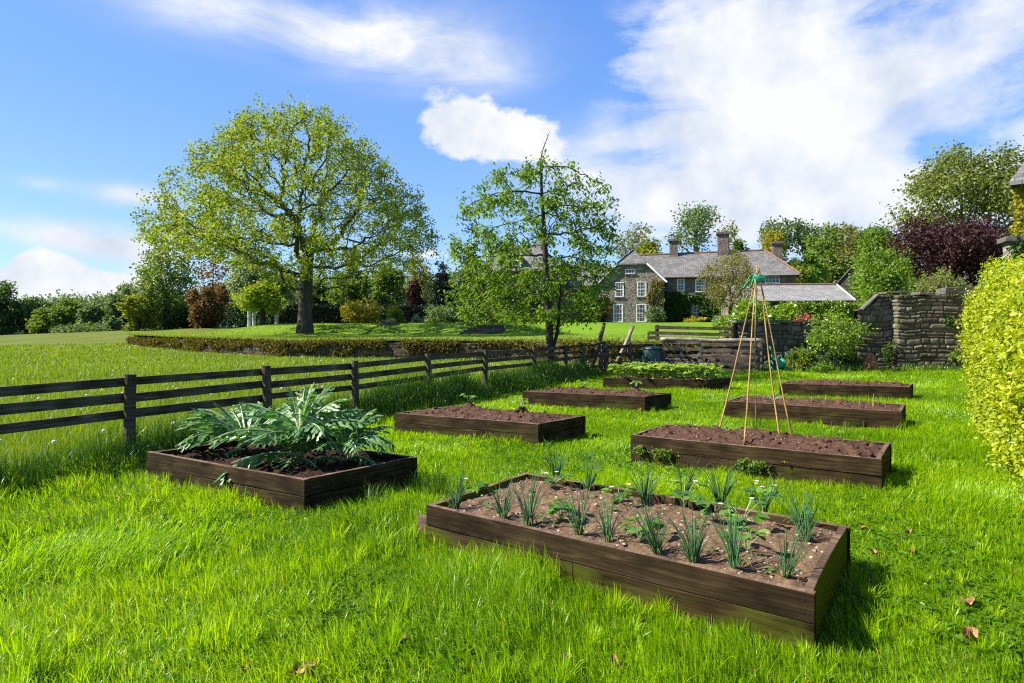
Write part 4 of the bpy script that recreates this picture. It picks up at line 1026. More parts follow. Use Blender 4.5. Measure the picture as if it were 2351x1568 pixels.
# gate of rough poles
t = thing('garden_gate', 'narrow rough pole gate hanging open at the end of the field fence', 'gate', at(1345, 860, 22.9)*[1, 1, 0])
def gp(x, y, d=22.9): return at(x, y, d)-np.array(t.location)
m = MB(); m.tube([gp(1341, 868), gp(1341, 788)], [.085, .08], 10); m.build('gate_post', M['wood_fence'], t)
for (y0, y1) in ((792, 786), (818, 814), (843, 838)):
    m = MB(); m.tube([gp(1343, y0), gp(1365, (y0+y1)/2+1.5), gp(1388, y1)], [.05, .055, .045], 8); m.build('rail', M['wood_fence'], t, True)
for x in (1382, 1389):
    m = MB(); m.tube([gp(x, 862, 23.1), gp(x, 784, 23.1)], [.05, .045], 8); m.build('upright', M['wood_fence'], t, True)
for k, (p, s_, dd) in enumerate([(((1352, 862), (1390, 742), (1380, 764), (1380, 800)), 'dark leaning pole with prop post behind the garden gate', 24.2), (((1412, 836), (1457, 748), (1447, 764), (1446, 800)), 'paler leaning pole with prop post by the timber fence', 25.6)]):
    t = thing('leaning_pole', s_, 'pole', at(*p[0], dd)*[1, 1, 0], 'leaning poles over the fence')
    q = [at(*x, dd)-np.array(t.location) for x in p]
    m = MB(); m.tube([q[0]-np.array([.1, 0, .3]), q[0]*.5+q[1]*.5+np.array([.03, 0, .02]), q[1]+np.array([0, .3, 0])], [.075, .08, .07], 9); m.build('pole', M['wood_log'] if k else M['wood_fence'], t, True)
    m = MB(); m.tube([q[3]+np.array([0, .25, -.9]), q[2]+np.array([0, .25, 0])], [.07, .065], 8); m.build('prop_post', M['wood_fence'], t, True)
# upper fence on the lawn edge
t = thing('rail_fence', 'dark three rail fence on the lawn edge above the compost bays', 'fence', at(1500, 790, 29.5)*[1, 1, 0]+np.array([0, 0, .9]))
o0 = np.array(t.location)
for x, y0, y1, d in ((1508, 806, 746, 29.5), (1680, 800, 748, 28.8), (1488, 800, 763, 29.6)):
    m = MB(); m.tube([at(x, y0, d)-o0, at(x, y1, d)-o0], .095 if x != 1488 else .06, 10); m.build('post', M['wood_fence'], t)
for (xa, ya, yb) in ((1503, 751.5, 756), (1489, 764, 769.5), (1489, 775, 781)):
    m = MB(); m.bar(at(xa, ya, 29.3)-o0, at(1716, yb, 28.2)-o0, .04, .15); m.build('rail', M['wood_fence'], t)

# ------------------------------------------------------------------ compost corner
bx = at(1498, 845, 25.2)*np.array([1, 1, 0])
t = thing('compost_bin', 'dark green plastic compost bin with a lid', 'compost bin', bx)
m = MB(); m.lathe((0, 0, 0), [(.44, .0), (.445, .05), (.43, .3), (.395, .62), (.355, .84), (.35, .86)], 28); m.build('body', M['bin'], t, True)
m = MB(); m.lathe((0, 0, 0), [(.365, .855), (.37, .89), (.35, .935), (.28, .965), (.13, .975), (.125, .955), (.02, .95)], 28); m.build('lid', M['bin'], t, True)
m = MB(); m.obox((-.2, -.455, .04), (.4, 0, 0), (0, .06, 0), (0, .0, .30)); m.build('hatch', M['bin'], t, bevel=.03)
m = MB(); m.tube([(-.16, -.44, .34), (-.1, -.45, .42), (0, -.455, .45), (.1, -.45, .42), (.16, -.44, .34)], .018, 6); m.build('hatch_rim', M['bin'], t, True)
PAL = [('front', (1522, 25.0), (1608, 24.6), 1.22, 5), ('front2', (1608, 24.6), (1736, 24.2), 1.12, 5)]
for k, (nm, a, b, H, nsl) in enumerate(PAL):
    A0 = np.array([(a[0]-CX)*a[1]/FPX, a[1], 0]); A1 = np.array([(b[0]-CX)*b[1]/FPX, b[1], 0])
    t = thing('pallet_panel', ['grey wooden pallet forming the bay front next to the compost bin', 'grey wooden pallet forming the bay front at the cane side'][k], 'pallet', A0, 'pallets around the compost bays')
    D = A1-A0; L = np.linalg.norm(D); D /= L; Nn = np.array([-D[1], D[0], 0]); r = np.random.default_rng(k+5)
    for f in (.03, .5 if k == 0 else .95, .97):
        if f == .95: continue
        m = MB(); m.obox(D*(L*f-.06)+Nn*.03+np.array([0, 0, -.03]), D*.11, Nn*.09, np.array([0, 0, H+.02])); m.build('bearer', M['wood_pallet'], t)
    for s_ in range(nsl):
        z = .03+s_*(H-.14)/(nsl-1)+r.normal(0, .012); m = MB(); m.obox(D*r.normal(0, .015)+np.array([0, 0, z]), D*L+np.array([0, 0, r.normal(0, .015)]), Nn*.024, np.array([0, 0, .105+.02*r.random()])); m.build('slat', M['wood_pallet'], t)
        if s_ in (1, 3, 4): m = MB(); m.obox(D*.05+Nn*.125+np.array([0, 0, z+.05*(s_ % 2)]), D*(L*.55), Nn*.022, np.array([0, 0, .1])); m.build('slat', M['wood_pallet'], t)
A0 = np.array([(1745-CX)*24.3/FPX, 24.3, 0])
t = thing('pallet_panel', 'grey wooden pallet closing the side of the bay under the terrace wall', 'pallet', A0, 'pallets around the compost bays'); r = np.random.default_rng(3)
D = np.array([.42, .9, 0]); Nn = np.array([-.9, .42, 0])
for f in (0, 1.15): m = MB(); m.obox(D*f+np.array([0, 0, -.03]), D*.1, Nn*.09, (0, 0, 1.18)); m.build('bearer', M['wood_pallet'], t)
for s_ in range(5): m = MB(); m.obox(Nn*-.03+np.array([0, 0, .06+s_*.25]), D*1.3+np.array([0, 0, r.normal(0, .02)]), Nn*.024, (0, 0, .12)); m.build('slat', M['wood_pallet'], t)
m = MB(); r = np.random.default_rng(4); P0 = at(1516, 779, 25.5); P1 = at(1755, 783, 24.6)
m.tube([P0*(1-f)+P1*f+np.array([0, 0, .02*math.sin(f*9)]) for f in np.linspace(0, 1, 14)], [.085+.012*math.sin(i*1.7) for i in range(14)], 10)
o = m.build('bare_log', M['wood_log'], None, True); tag(o, 'long pale bare log laid across the top of the compost bays', 'log')
# compost heaps in the bays
for k, (x0, x1, z0, lab) in enumerate([(5.98, 7.35, .42, 'low heap of brown leaf compost in the bay by the bin'), (7.5, 9.4, .58, 'higher heap of brown leaf compost in the bay behind the canes')]):
    X, Y = np.meshgrid(np.linspace(x0, x1, 46), np.linspace(25.0-.25*k, 26.6, 46), indexing='ij')
    Z = z0+.35*fbm(X*2.2, Y*2.2, 6+k)-.17+.10*(fbm(X*11, Y*11, 3)-.5)
    Z[0] = 0; Z[-1] = 0; Z[:, 0] = .02; Z[:, -1] = 0
    o = grid('compost_heap', X, Y, Z, plain('leaf compost %d' % k, (.06, .04, .026), .95, var=.9, vs=22, bump=1.0), None); tag(o, lab, "compost heap", "compost heaps")
# hose reel, pole, forcing pot
q = on(1786, 853, 0); q = q*np.array([1, 1, 0])
t = thing('hose_reel', 'green hose wound on a small wheeled reel stand', 'hose reel', q, rz=R(12))
m = MB()
for s_ in (-.22, .22): m.tube([(s_, -.12, 0), (s_, 0, .28), (s_, .10, .62), (s_*.8, .12, .72)], .013, 7); m.tube([(s_, .16, 0), (s_, 0, .28)], .013, 7)
m.tube([(-.176, .12, .72), (.176, .12, .72)], .013, 7); m.build('stand', M['reelframe'], t, True)
m = MB()
for s_ in (-.19, .18): m.tube([(s_, 0, .3), (s_+.012, 0, .3)], .235, 22)
m.tube([(-.19, 0, .3), (.19, 0, .3)], .10, 14); m.build('drum', M['reel'], t)
m = MB(); r = np.random.default_rng(1)
for lay in range(2):
    for k in range(14):
        x = -.165+k*.0245; rr = .16+.028*lay; m.tube([(x+.012*math.sin(i), rr*math.cos(i*.4189), .3+rr*math.sin(i*.4189)) for i in range(16)], .012, 6, cap=False)
m.tube([(.1, -.19, .3), (.2, -.26, .12), (.36, -.25, .03), (.5, -.1, .02), (.45, .1, .02), (.3, .1, .02)], .012, 6); m.tube([(-.1, -.19, .35), (-.2, -.24, .1), (-.32, -.2, .02), (-.38, 0, .02)], .012, 6)
m.tube([(-.05, .19, .35), (-.12, .2, .75), (-.2, .25, 1.0)], .012, 6)
m.build('hose', M['hose'], t, True)
p = on(1764, 846, 0)
t = thing('garden_pole', 'blue green pole with an orange cap leaning beside the hose reel', 'pole', p*np.array([1, 1, 0]))
m = MB(); m.tube([(-.02, 0, -.05), (.10, .1, 1.12)], [.045, .02], 9); m.build('shaft', M['pole'], t, True)
m = MB(); m.tube([(.10, .1, 1.12), (.106, .104, 1.20)], .022, 9); m.build('cap', M['orange'], t, True)
p = at(1998, 850, 25.6)*np.array([1, 1, 0])
t = thing('forcing_pot', 'weathered terracotta forcing pot at the foot of the stone wall', 'pot', p)
m = MB(); m.lathe((0, 0, 0), [(.27, -.02), (.285, .02), (.275, .1), (.255, .3), (.20, .48)], 26); m.build('jar', M['terracotta'], t, True)
m = MB(); m.lathe((0, 0, 0), [(.195, .475), (.20, .495), (.14, .60), (.06, .69), (.035, .71), (.03, .735), (.008, .74)], 26); m.build('lid', M['terracotta'], t, True)

# ------------------------------------------------------------------ house
TH = R(15); HO = np.array([(1451-CX)*70/FPX, 70, 2.61]); hc, hs = math.cos(TH), math.sin(TH)
house = thing('country_house', 'large stone country house with slate roofs and white sash windows', 'house', HO, rz=-TH)
def hw(a, b, z): return np.array([HO[0]+a*hc+b*hs, HO[1]-a*hs+b*hc, HO[2]+z])
def window(a, z0, wd, h, b, cols, rows, parent=None):
    m = MB(); y0 = b-.05; f = .06
    m.box(a, a+f, y0, b+.02, z0, z0+h); m.box(a+wd-f, a+wd, y0, b+.02, z0, z0+h); m.box(a+f, a+wd-f, y0, b+.02, z0+h-f, z0+h); m.box(a+f, a+wd-f, y0-.03, b+.02, z0, z0+f)
    for k in range(1, cols): x = a+f+(wd-2*f)*k/cols; m.box(x-.011, x+.011, y0+.012, b+.01, z0+f, z0+h-f)
    for k in range(1, rows): z = z0+f+(h-2*f)*k/rows; q = .03 if k == rows//2 else .011; m.box(a+f, a+wd-f, y0+.014, b+.01, z-q, z+q)
    w_ = m.build('window', M['white'], parent or house)
    m = MB(); m.poly([(a+f, b-.012, z0+f), (a+wd-f, b-.012, z0+f), (a+wd-f, b-.012, z0+h-f), (a+f, b-.012, z0+h-f)]); m.build('pane', M['glass'], w_)
    m = MB(); m.box(a-.1, a+wd+.1, b-.12, b+.02, z0-.13, z0-.005); m.build('sill', M['coping'], w_)
    if h > 1.3:
        m = MB(); e = b-.016; q = wd*.17
        m.poly([(a+f, e, z0+f), (a+f+q, e, z0+f), (a+f+q*.6, e, z0+h*.55), (a+f+q, e, z0+h-f), (a+f, e, z0+h-f)]); m.poly([(a+wd-f-q, e, z0+f), (a+wd-f, e, z0+f), (a+wd-f, e, z0+h-f), (a+wd-f-q, e, z0+h-f), (a+wd-f-q*.6, e, z0+h*.55)]); m.build('curtain', M['render'], w_)
def roofslab(name, polys, mt, parent, th=.14):
    m = MB()
    for p in polys:
        p = [np.array(x, float) for x in p]; lo = [x-np.array([0, 0, th]) for x in p]; m.poly(p); m.poly(lo[::-1])
        for i in range(len(p)): j = (i+1) % len(p); m.poly([lo[i], lo[j], p[j], p[i]])
    return m.build(name, mt, parent)
# gable wing
m = MB(); m.poly([(-3.45, 0, -.5), (3.4, 0, -.5), (3.4, 0, 4.63), (1.5, 0, 6.42), (-1.5, 0, 6.42), (-3.45, 0, 4.63)]); m.poly([(3.4, 0, -.5), (3.4, 9, -.5), (3.4, 9, 4.63), (3.4, 0, 4.63)]); m.poly([(-3.45, 9, -.5), (-3.45, 0, -.5), (-3.45, 0, 4.63), (-3.45, 9, 4.63)])
m.build('wall', M['housewall'], house)
rf = roofslab('roof', [[(3.75, -.28, 4.45), (3.75, 10, 4.45), (.05, 10, 8.2), (.05, 1.9, 8.2), (1.6, -.28, 6.55)], [(-3.75, 10, 4.45), (-3.75, -.28, 4.45), (-1.6, -.28, 6.55), (.05, 1.9, 8.2), (.05, 10, 8.2)], [(-1.6, -.3, 6.5), (1.6, -.3, 6.5), (.05, 1.9, 8.2)]], M['slate'], house)
m = MB(); m.bar((3.75, -.32, 4.36), (1.6, -.32, 6.45), .05, .19); m.bar((-3.75, -.32, 4.36), (-1.6, -.32, 6.45), .05, .12); m.build('bargeboard', M['white'], rf)
m = MB(); m.tube([(1.6, -.3, 6.58), (.05, 1.9, 8.26)], .06, 6); m.tube([(-1.6, -.3, 6.58), (.05, 1.9, 8.26)], .06, 6); m.tube([(.05, 1.9, 8.26), (.05, 10, 8.26)], .09, 6); m.build('ridge', M['lead'], rf)
for (a, z, w_, h, c_, r_) in [(-2.05, .05, 1.08, 1.95, 3, 4), (.47, .05, 1.08, 1.95, 3, 4), (-1.85, 2.85, .95, 1.62, 3, 4), (.57, 2.85, .98, 1.62, 3, 4), (-.75, 5.4, 1.1, .5, 3, 1)]: window(a, z, w_, h, 0, c_, r_)
m = MB(); m.tube([(3.52, 2.75, -.2), (3.52, 2.75, 4.3)], .07, 8); m.tube([(3.52, 2.6, 4.3), (3.55, 2.5, 4.75)], .13, 8); m.build('downpipe', M['lead'], house)
# main range
m = MB(); m.poly([(3.4, 3, -.5), (17.25, 3, -.5), (17.25, 3, 5.1), (3.4, 3, 5.1)]); m.poly([(17.25, 3, -.5), (17.25, 11, -.5), (17.25, 11, 5.1), (17.25, 3, 5.1)]); m.build('wall', M['housewall2'], house)
rf = roofslab('roof', [[(2.2, 2.6, 5.12), (17.55, 2.6, 5.12), (14.5, 6.8, 8.3), (.2, 6.8, 8.15)], [(17.55, 2.6, 5.12), (17.55, 11.4, 5.12), (14.5, 6.8, 8.3)], [(17.55, 11.4, 5.12), (0, 11.4, 5.12), (.2, 6.8, 8.15), (14.5, 6.8, 8.3)]], M['slate'], house)
m = MB(); m.tube([(.2, 6.8, 8.22), (14.5, 6.8, 8.37)], .10, 6); N_ = 17
for k in range(N_):
    a, b = np.array((14.5, 6.8, 8.38)), np.array((17.6, 2.55, 5.2)); m.tube([a+(b-a)*k/N_, a+(b-a)*(k+.93)/N_], [.13, .10], 7)
m.build('ridge', M['ridge'], rf)
m = MB(); m.tube([(3.5, 2.52, 5.02), (17.6, 2.52, 5.02)], .075, 8); m.build('gutter', M['lead'], rf)
for (a, z, w_, h, c_, r_) in [(4.78, 3.62, .82, 1.32, 2, 4), (6.75, 3.45, 1.1, 1.42, 3, 4), (10.2, 3.5, 1.0, 1.4, 3, 4), (14.05, 3.95, 1.5, 1.05, 4, 3), (6.28, .35, .95, 1.95, 3, 5), (11.35, .3, .5, 1.9, 1, 4)]: window(a, z, w_, h, 3, c_, r_)
def chim(a, b, w_, d, z0, z1):
    m = MB(); m.box(a, a+w_, b, b+d, z0, z1-.42); m.box(a-.07, a+w_+.07, b-.07, b+d+.07, z1-.42, z1-.25); m.box(a-.15, a+w_+.15, b-.15, b+d+.15, z1-.25, z1); m.build('chimney', M['chimney'], rf)
chim(3.9, 6.3, .95, 1.1, 7.2, 9.95); chim(9.35, 6.2, 1.15, 1.3, 7.4, 10.55); chim(15.35, 6.8, 1.0, 1.0, 6.4, 9.3)
# ranges behind the cherry tree
m = MB(); m.poly([(-17.3, -3, -.5), (-8.3, -3, -.5), (-8.3, -3, 5.8), (-17.3, -3, 5.8)]); m.poly([(-8.3, -3, -.5), (-8.3, 8, -.5), (-8.3, 8, 5.8), (-8.3, -3, 5.8)]); m.poly([(-17.3, 8, -.5), (-17.3, -3, -.5), (-17.3, -3, 5.8), (-17.3, 8, 5.8)]); m.build('wall', M['housewall2'], house)
rf = roofslab('roof', [[(-17.7, -3.4, 5.7), (-7.9, -3.4, 5.7), (-10.6, 2, 9.1), (-15, 2, 9.1)], [(-7.9, -3.4, 5.7), (-7.9, 8, 5.7), (-10.6, 2, 9.1)], [(-17.7, 8, 5.7), (-17.7, -3.4, 5.7), (-15, 2, 9.1)], [(-7.9, 8, 5.7), (-17.7, 8, 5.7), (-15, 2, 9.1), (-10.6, 2, 9.1)]], M['slate'], house)
m = MB(); m.tube([(-15, 2, 9.18), (-10.6, 2, 9.18)], .1, 6); m.build('ridge', M['ridge'], rf)
m = MB(); m.box(-13.6, -11.9, -2.9, .2, 6.2, 7.0); m.build('dormer', M['white'], rf)
roofslab('roof', [[(-13.9, -3.15, 7.0), (-12.75, -3.15, 7.85), (-12.75, .8, 7.85), (-13.9, .8, 7.0)], [(-12.75, -3.15, 7.85), (-11.6, -3.15, 7.0), (-11.6, .8, 7.0), (-12.75, .8, 7.85)]], M['slate'], house, .08)
for (a, z, w_, h, c_, r_) in [(-13.3, 6.3, 1.1, .6, 3, 1), (-16.2, 3.3, 1.0, 1.5, 3, 4), (-13.2, .3, 1.1, 1.9, 3, 4), (-10.4, .3, 1.1, 1.9, 3, 4), (-10.3, 3.3, 1.0, 1.5, 3, 4)]: window(a, z, w_, h, -3.0 if z != 6.3 else -2.9, c_, r_)
m = MB(); m.poly([(-8.3, 3.2, -.5), (-3.45, 3.2, -.5), (-3.45, 3.2, 4.5), (-8.3, 3.2, 4.5)]); m.build('wall', M['housewall'], house)
roofslab('roof', [[(-8.6, 2.8, 4.45), (-3.4, 2.8, 4.45), (-3.0, 6.4, 7.2), (-9, 6.4, 7.2)]], M['slate'], house)
for (a, z, w_, h, c_, r_) in [(-5.0, 2.9, 1.1, 1.3, 3, 3), (-7.4, .3, 1.1, 1.8, 3, 4), (-5.0, .3, 1.0, 1.8, 3, 4), (-7.4, 2.9, .9, 1.2, 3, 3)]: window(a, z, w_, h, 3.2, c_, r_)
def ivy_sheet(name, label, cat, fn_pts, n, L, leafm, seed, parent=None, out=.14, per=5, Wd=None):
    """leaves over a wall face; fn_pts(u, v) -> points; parent None = a thing of its own"""
    r = np.random.default_rng(seed); p, nrm = fn_pts(r, n)
    b = out*(.3+1.2*fbm(p[:, 0]*1.3+p[:, 1]*1.3, p[:, 2]*1.3, seed))
    p = p+nrm*b[:, None]
    V, F, a = cluster(p, per, .10, L, Wd or L*.8, r, .5)
    o = link(name, fastmesh(name, V, F, fattr=a), leafm, parent)
    if parent is None: tag(o, label, cat)
    return o
def face_pts(quads):
    def f(r, n):
        k = r.integers(0, len(quads), n); P = []; 
        for i in range(n):
            a0, a1, b, z0, z1 = quads[k[i]]; a = a0+(a1-a0)*r.random(); z = z0+(z1-z0)*r.random(); P.append((a, b, z))
        P = np.array(P); return np.array([hw(*q) for q in P]), np.tile(np.array([-hs, -hc, 0]), (n, 1))
    return f
ivy_sheet('house_ivy', 'thick dark ivy covering the ground floor of the house beside the gable', 'ivy', face_pts([(3.5, 6.2, 2.85, 0, 3.0), (3.5, 5.6, 2.85, 2, 3.3), (7.3, 11.2, 2.85, 0, 2.7), (7.3, 11.2, 2.85, .2, 2.5), (5.8, 7.6, 2.85, 2.35, 2.9), (3.5, 6.2, 2.85, 0, 2.6)]), 3600, .22, M['ivy'], 41, None, .4)
ivy_sheet('wall_creeper', 'brown leafy creeper climbing the corner of the house gable', 'creeper', face_pts([(2.0, 3.35, -.03, 3.0, 4.6), (2.1, 3.3, -.03, 1.2, 4.4), (1.75, 2.2, -.03, 2.2, 3.2)]), 420, .18, M['olive'], 42, None, .15)
ivy_sheet('wall_creeper', 'thin brown creeper low on the gable by the cherry tree', 'creeper', face_pts([(-3.4, -2.3, -.03, .8, 2.6), (-3.4, -2.9, -.03, 0, 2.9)]), 240, .18, M['copper'], 43, None, .15)
ivy_sheet('wing_ivy', 'dark ivy over the house wing behind the cherry tree', 'ivy', face_pts([(-17.2, -8.4, -3.1, 0, 3.2), (-17.2, -13.6, -3.1, 0, 5.2), (-12, -10.6, -3.1, 0, 5.4), (-9.2, -8.3, -3.1, 0, 5.6)]), 2600, .24, M['deep'], 46, None, .4)
ivy_sheet('porch_ivy', 'clipped green ivy between the house wings behind the cherry tree', 'ivy', face_pts([(-6.2, -3.6, 3.0, 0, 2.7), (-6.2, -5.3, 3.0, 0, 2.9)]), 700, .22, M['ivy'], 44, None, .4)

# annex, its hedge and the barn
AO = at(1695, 742, 58); AO[2] = 1.9; ax_ = R(-6)
t = thing('stable_annex', 'long low annex with pale slate roof and ivy covered wall', 'annex', AO, rz=ax_)
def lw(a, b, z): c_, s_ = math.cos(ax_), math.sin(ax_); return np.array([AO[0]+a*c_-b*s_, AO[1]+a*s_+b*c_, AO[2]+z])
ez = CAMZ+(HY-691)*58/FPX-1.9; rz_ = CAMZ+(HY-656)*62/FPX-1.9; Lx = (1951-1695)*57/FPX
m = MB(); m.poly([(0, 0, -1), (Lx-.3, 0, -1), (Lx-.3, 0, ez), (0, 0, ez)]); m.poly([(0, 7, -1), (0, 0, -1), (0, 0, ez), (0, 3.6, rz_-.1), (0, 7, ez)]); m.poly([(Lx-.3, 0, -1), (Lx-.3, 7, -1), (Lx-.3, 7, ez), (Lx-.3, 3.6, rz_-.1), (Lx-.3, 0, ez)]); m.build('wall', M['housewall2'], t)
rf = roofslab('roof', [[(-.3, -.35, ez), (Lx, -.35, ez), (Lx-.1, 3.6, rz_), (-.6, 3.6, rz_)], [(Lx, 7.4, ez), (-.3, 7.4, ez), (-.6, 3.6, rz_), (Lx-.1, 3.6, rz_)]], M['slate_pale'], t)
m = MB(); m.tube([(-.6, 3.6, rz_+.05), (Lx-.1, 3.6, rz_+.05)], .10, 6); m.tube([(Lx-.3, 3.6, rz_), (Lx-.2, 3.6, rz_+.3), (Lx-.05, 3.6, rz_+.4)], [.12, .1, .05], 7); m.build('ridge', M['ridge'], rf)
m = MB(); m.bar((Lx+.02, -.35, ez-.02), (Lx-.05, 3.6, rz_-.02), .06, .22); m.build('bargeboard', M['white'], rf)
m = MB(); m.tube([(-.3, -.42, ez-.1), (Lx, -.42, ez-.1)], .07, 8); m.build('gutter', M['lead'], rf)
for a, z, w_, h in ((5.3, .62, .95, 1.0), (.95, .9, .9, 1.1), (3.0, .9, .6, 1.1)): window(a, z, w_, h, 0, 3, 3, t)
def anx(r, n):
    a = r.random(n)*(Lx+.4)-.2; z = r.random(n)*(ez-.25); bad = ((a > 5.2)&(a < 6.3)&(z > .5)&(z < 1.65))|((a > 2.5)&(a < 3.5)&(z > 1.0)); a[bad] = 7; z[bad] = 1
    a = np.where(bad, 6.4+3*r.random(n), a); z = np.where(bad, r.random(n)*1.9, z)
    return np.array([lw(x, -.35, y) for x, y in zip(a, z)]), np.tile(np.array([math.sin(ax_), -math.cos(ax_), 0]), (n, 1))
ivy_sheet('annex_ivy', 'bright clipped ivy covering the front of the low annex', 'ivy', anx, 3400, .20, M['laurel'], 45, None, .35)
BO = at(1990, 742, 66); BO[2] = 1.5
t = thing('stone_barn', 'dark stone barn gable standing behind the annex', 'barn', BO, rz=R(-38))
k = 66/FPX; hL = (1990-1918)*k; e_ = CAMZ+(HY-660)*66/FPX-1.5; p_ = CAMZ+(HY-578)*66/FPX-1.5
m = MB(); m.poly([(-hL, 0, -1), (hL, 0, -1), (hL, 0, e_), (0, 0, p_), (-hL, 0, e_)]); m.poly([(-hL, 10, -1), (-hL, 0, -1), (-hL, 0, e_), (-hL, 10, e_)]); m.build('wall', M['barnwall'], t)
roofslab('roof', [[(-hL-.25, -.2, e_-.15), (0, -.2, p_+.1), (0, 10, p_+.1), (-hL-.25, 10, e_-.15)], [(0, -.2, p_+.1), (hL+.25, -.2, e_-.15), (hL+.25, 10, e_-.15), (0, 10, p_+.1)]], M['slate'], t)
# cottage at the edge and its lower wall
CO = np.array([17.75, 22.0, 0.0])
t = thing('cottage', 'cream cottage corner with overhanging slate eave beyond the hedge', 'cottage', CO, rz=R(-44))
m = MB(); m.box(0, 8, 0, 6, -.1, 6.9); m.build('wall', M['render'], t)
roofslab('roof', [[(-.35, -.5, 6.75), (8.4, -.5, 6.75), (8.4, 3, 9.4), (.6, 3, 9.4)], [(-.35, 6.5, 6.75), (-.35, -.5, 6.75), (.6, 3, 9.4)], [(8.4, 6.5, 6.75), (-.35, 6.5, 6.75), (.6, 3, 9.4), (8.4, 3, 9.4)]], M['slate'], t)
def cot(r, n):
    z = 4.6+2.1*r.random(n); q = np.stack([CO[0]-.05+0*z, CO[1]+.1+.5*r.random(n), z], 1); return q, np.tile(np.array([-1., 0, 0]), (n, 1))
r = np.random.default_rng(6); V, F, a = cluster(np.stack([-.15+.0*r.random(140), .1+.6*r.random(140), 3.9+2.6*r.random(140)], 1), 5, .10, .14, .11, r, .5)
link('ivy', fastmesh('ivy', V, F, fattr=a), M['gold'], t)
t = thing('yard_wall', 'stone yard wall with a flat coping and ivy beside the cottage', 'wall', (15.35, 19.6, 0), rz=R(-20))
m = MB(); m.box(0, 5, 0, .5, -.1, 4.35); m.build('masonry', M['housewall'], t)
m = MB(); m.box(-.12, 5, -.12, .62, 4.35, 4.5); m.build('coping', M['coping'], t)
r = np.random.default_rng(7); q = np.stack([.1+1.6*r.random(240)**1.5, -.06-.1*r.random(240), 3.0+1.3*r.random(240)], 1); V, F, a = cluster(q, 4, .08, .12, .10, r, .5)
link('ivy', fastmesh('ivy', V, F, fattr=a), M['ivy'], t)

# steps, pedestals, urn, clipped hedges
t = thing('garden_steps', 'flight of dark stone steps climbing the lawn bank', 'steps', (-2.9, 57, 1.42))
for k in range(7):
    f = k/6; m = MB(); m.box(-1.75+1.5*f, 1.75+1.3*f, 7.0*f-.3, 7.0*f+1.3, .12*k+.05*k-.5, .17*k+.14); m.build('tread', M['steps'], t)
for k, x in enumerate((1119, 1179)):
    p = at(x, 746, 65.2); t = thing('pedestal', ['stone pedestal carrying the urn at the head of the steps', 'bare stone pedestal at the head of the steps'][k], 'pedestal', p, 'pedestals at the steps')
    m = MB(); m.box(-.36, .36, -.36, .36, -.6, .08); m.box(-.30, .30, -.30, .30, .08, .72); m.box(-.37, .37, -.37, .37, .72, .84); m.build('block', M['coping'], t)
p = at(1119, 746, 65.2); t = thing('stone_urn', 'pale stone urn on the pedestal by the steps', 'urn', p+np.array([0, 0, .84]))
m = MB(); m.lathe((0, 0, 0), [(.2, 0), (.2, .06), (.09, .12), (.08, .2), (.2, .3), (.33, .52), (.36, .72), (.42, .78), (.40, .84)], 18); m.build('bowl', M['coping'], t, True)
def box_hedge(name, label, p, L, Wd, H, leafm, seed, rz=0, n=1500, leaf=.12):
    r = np.random.default_rng(seed); t = thing(name, label, 'hedge', p, None, rz)
    q = np.stack([r.random(n)*L-L/2, r.random(n)*Wd-Wd/2, r.random(n)*H], 1); k = r.integers(0, 4, n)
    q[k == 0, 2] = H; q[k == 1, 1] = -Wd/2; q[k == 2, 2] = H*(1-.2*r.random((k == 2).sum())); q += r.normal(0, .04, q.shape)
    V, F, a = cluster(q, 4, .07, leaf, leaf*.7, r, .1); o = link('foliage', fastmesh('foliage', V, F, fattr=a), leafm, t)
    m = MB(); m.box(-L/2+.12, L/2-.12, -Wd/2+.12, Wd/2-.1, -.2, H-.16); m.build('twigs', M['bark_dark'], t)
    return t
box_hedge('clipped_hedge', 'low clipped hedge between the two stone pedestals', at(1149, 747, 66), 2.0, .8, .68, M['lime'], 61)
box_hedge('clipped_hedge', 'longer low clipped hedge on the house side of the bare pedestal', at(1235, 746, 66.5), 3.6, .8, .62, M['lime'], 62)
box_hedge('yew_hedge', 'long dark yew hedge closing the lawn behind the oak', at(820, 751, 80), 20, 2.0, 2.6, M['conifer'], 63, 0, 5000, .25)
p = at(893, 750, 63); t = thing('stone_planter', 'round stone planter filled with grey lavender on the lawn bank', 'planter', p)
m = MB(); m.lathe((0, 0, 0), [(.95, -.3), (.95, .35), (1.0, .38), (1.0, .45), (.85, .45), (.8, .3)], 20); m.build('basin', M['coping'], t)
r = np.random.default_rng(64); V, F, a = cluster(lump_points(260, (0, 0, .5), (.95, .95, .35), r, 8, .4), 5, .06, .14, .07, r); link('plants', fastmesh('plants', V, F, fattr=a), M['greyleaf'], t)
p = at(985, 749, 66); m = MB(); m.lathe((0, 0, 0), [(.62, -.2), (.66, .2), (.64, .27), (.3, .3)], 14); o = m.build('stone_trough', M['coping']); o.location = p; tag(o, 'low pale stone trough among the shrubs right of the planter', 'trough')
m = MB(); m.box(-1.9, 1.9, 0, 3, -1, -.1); m.poly([(-2.1, -.1, -.1), (2.1, -.1, -.1), (0, -.1, 1.0)]); m.poly([(-2.1, -.1, -.1), (0, -.1, 1.0), (0, 3, 1.0), (-2.1, 3, -.1)]); m.poly([(0, -.1, 1.0), (2.1, -.1, -.1), (2.1, 3, -.1), (0, 3, 1.0)])
o = m.build('marquee_roof', M['tent']); o.location = at(45, 771, 112)
o.name = 'field_tent'; tag(o, 'grey pointed tent top showing beyond the far edge of the meadow', 'tent')
# ------------------------------------------------------------------ trees
def gat(x, y, d, lawn=False):
    p = at(x, y, d); p[2] = float(lawn_z(p[0], p[1]) if lawn else ground_z(p[0], p[1])); return p
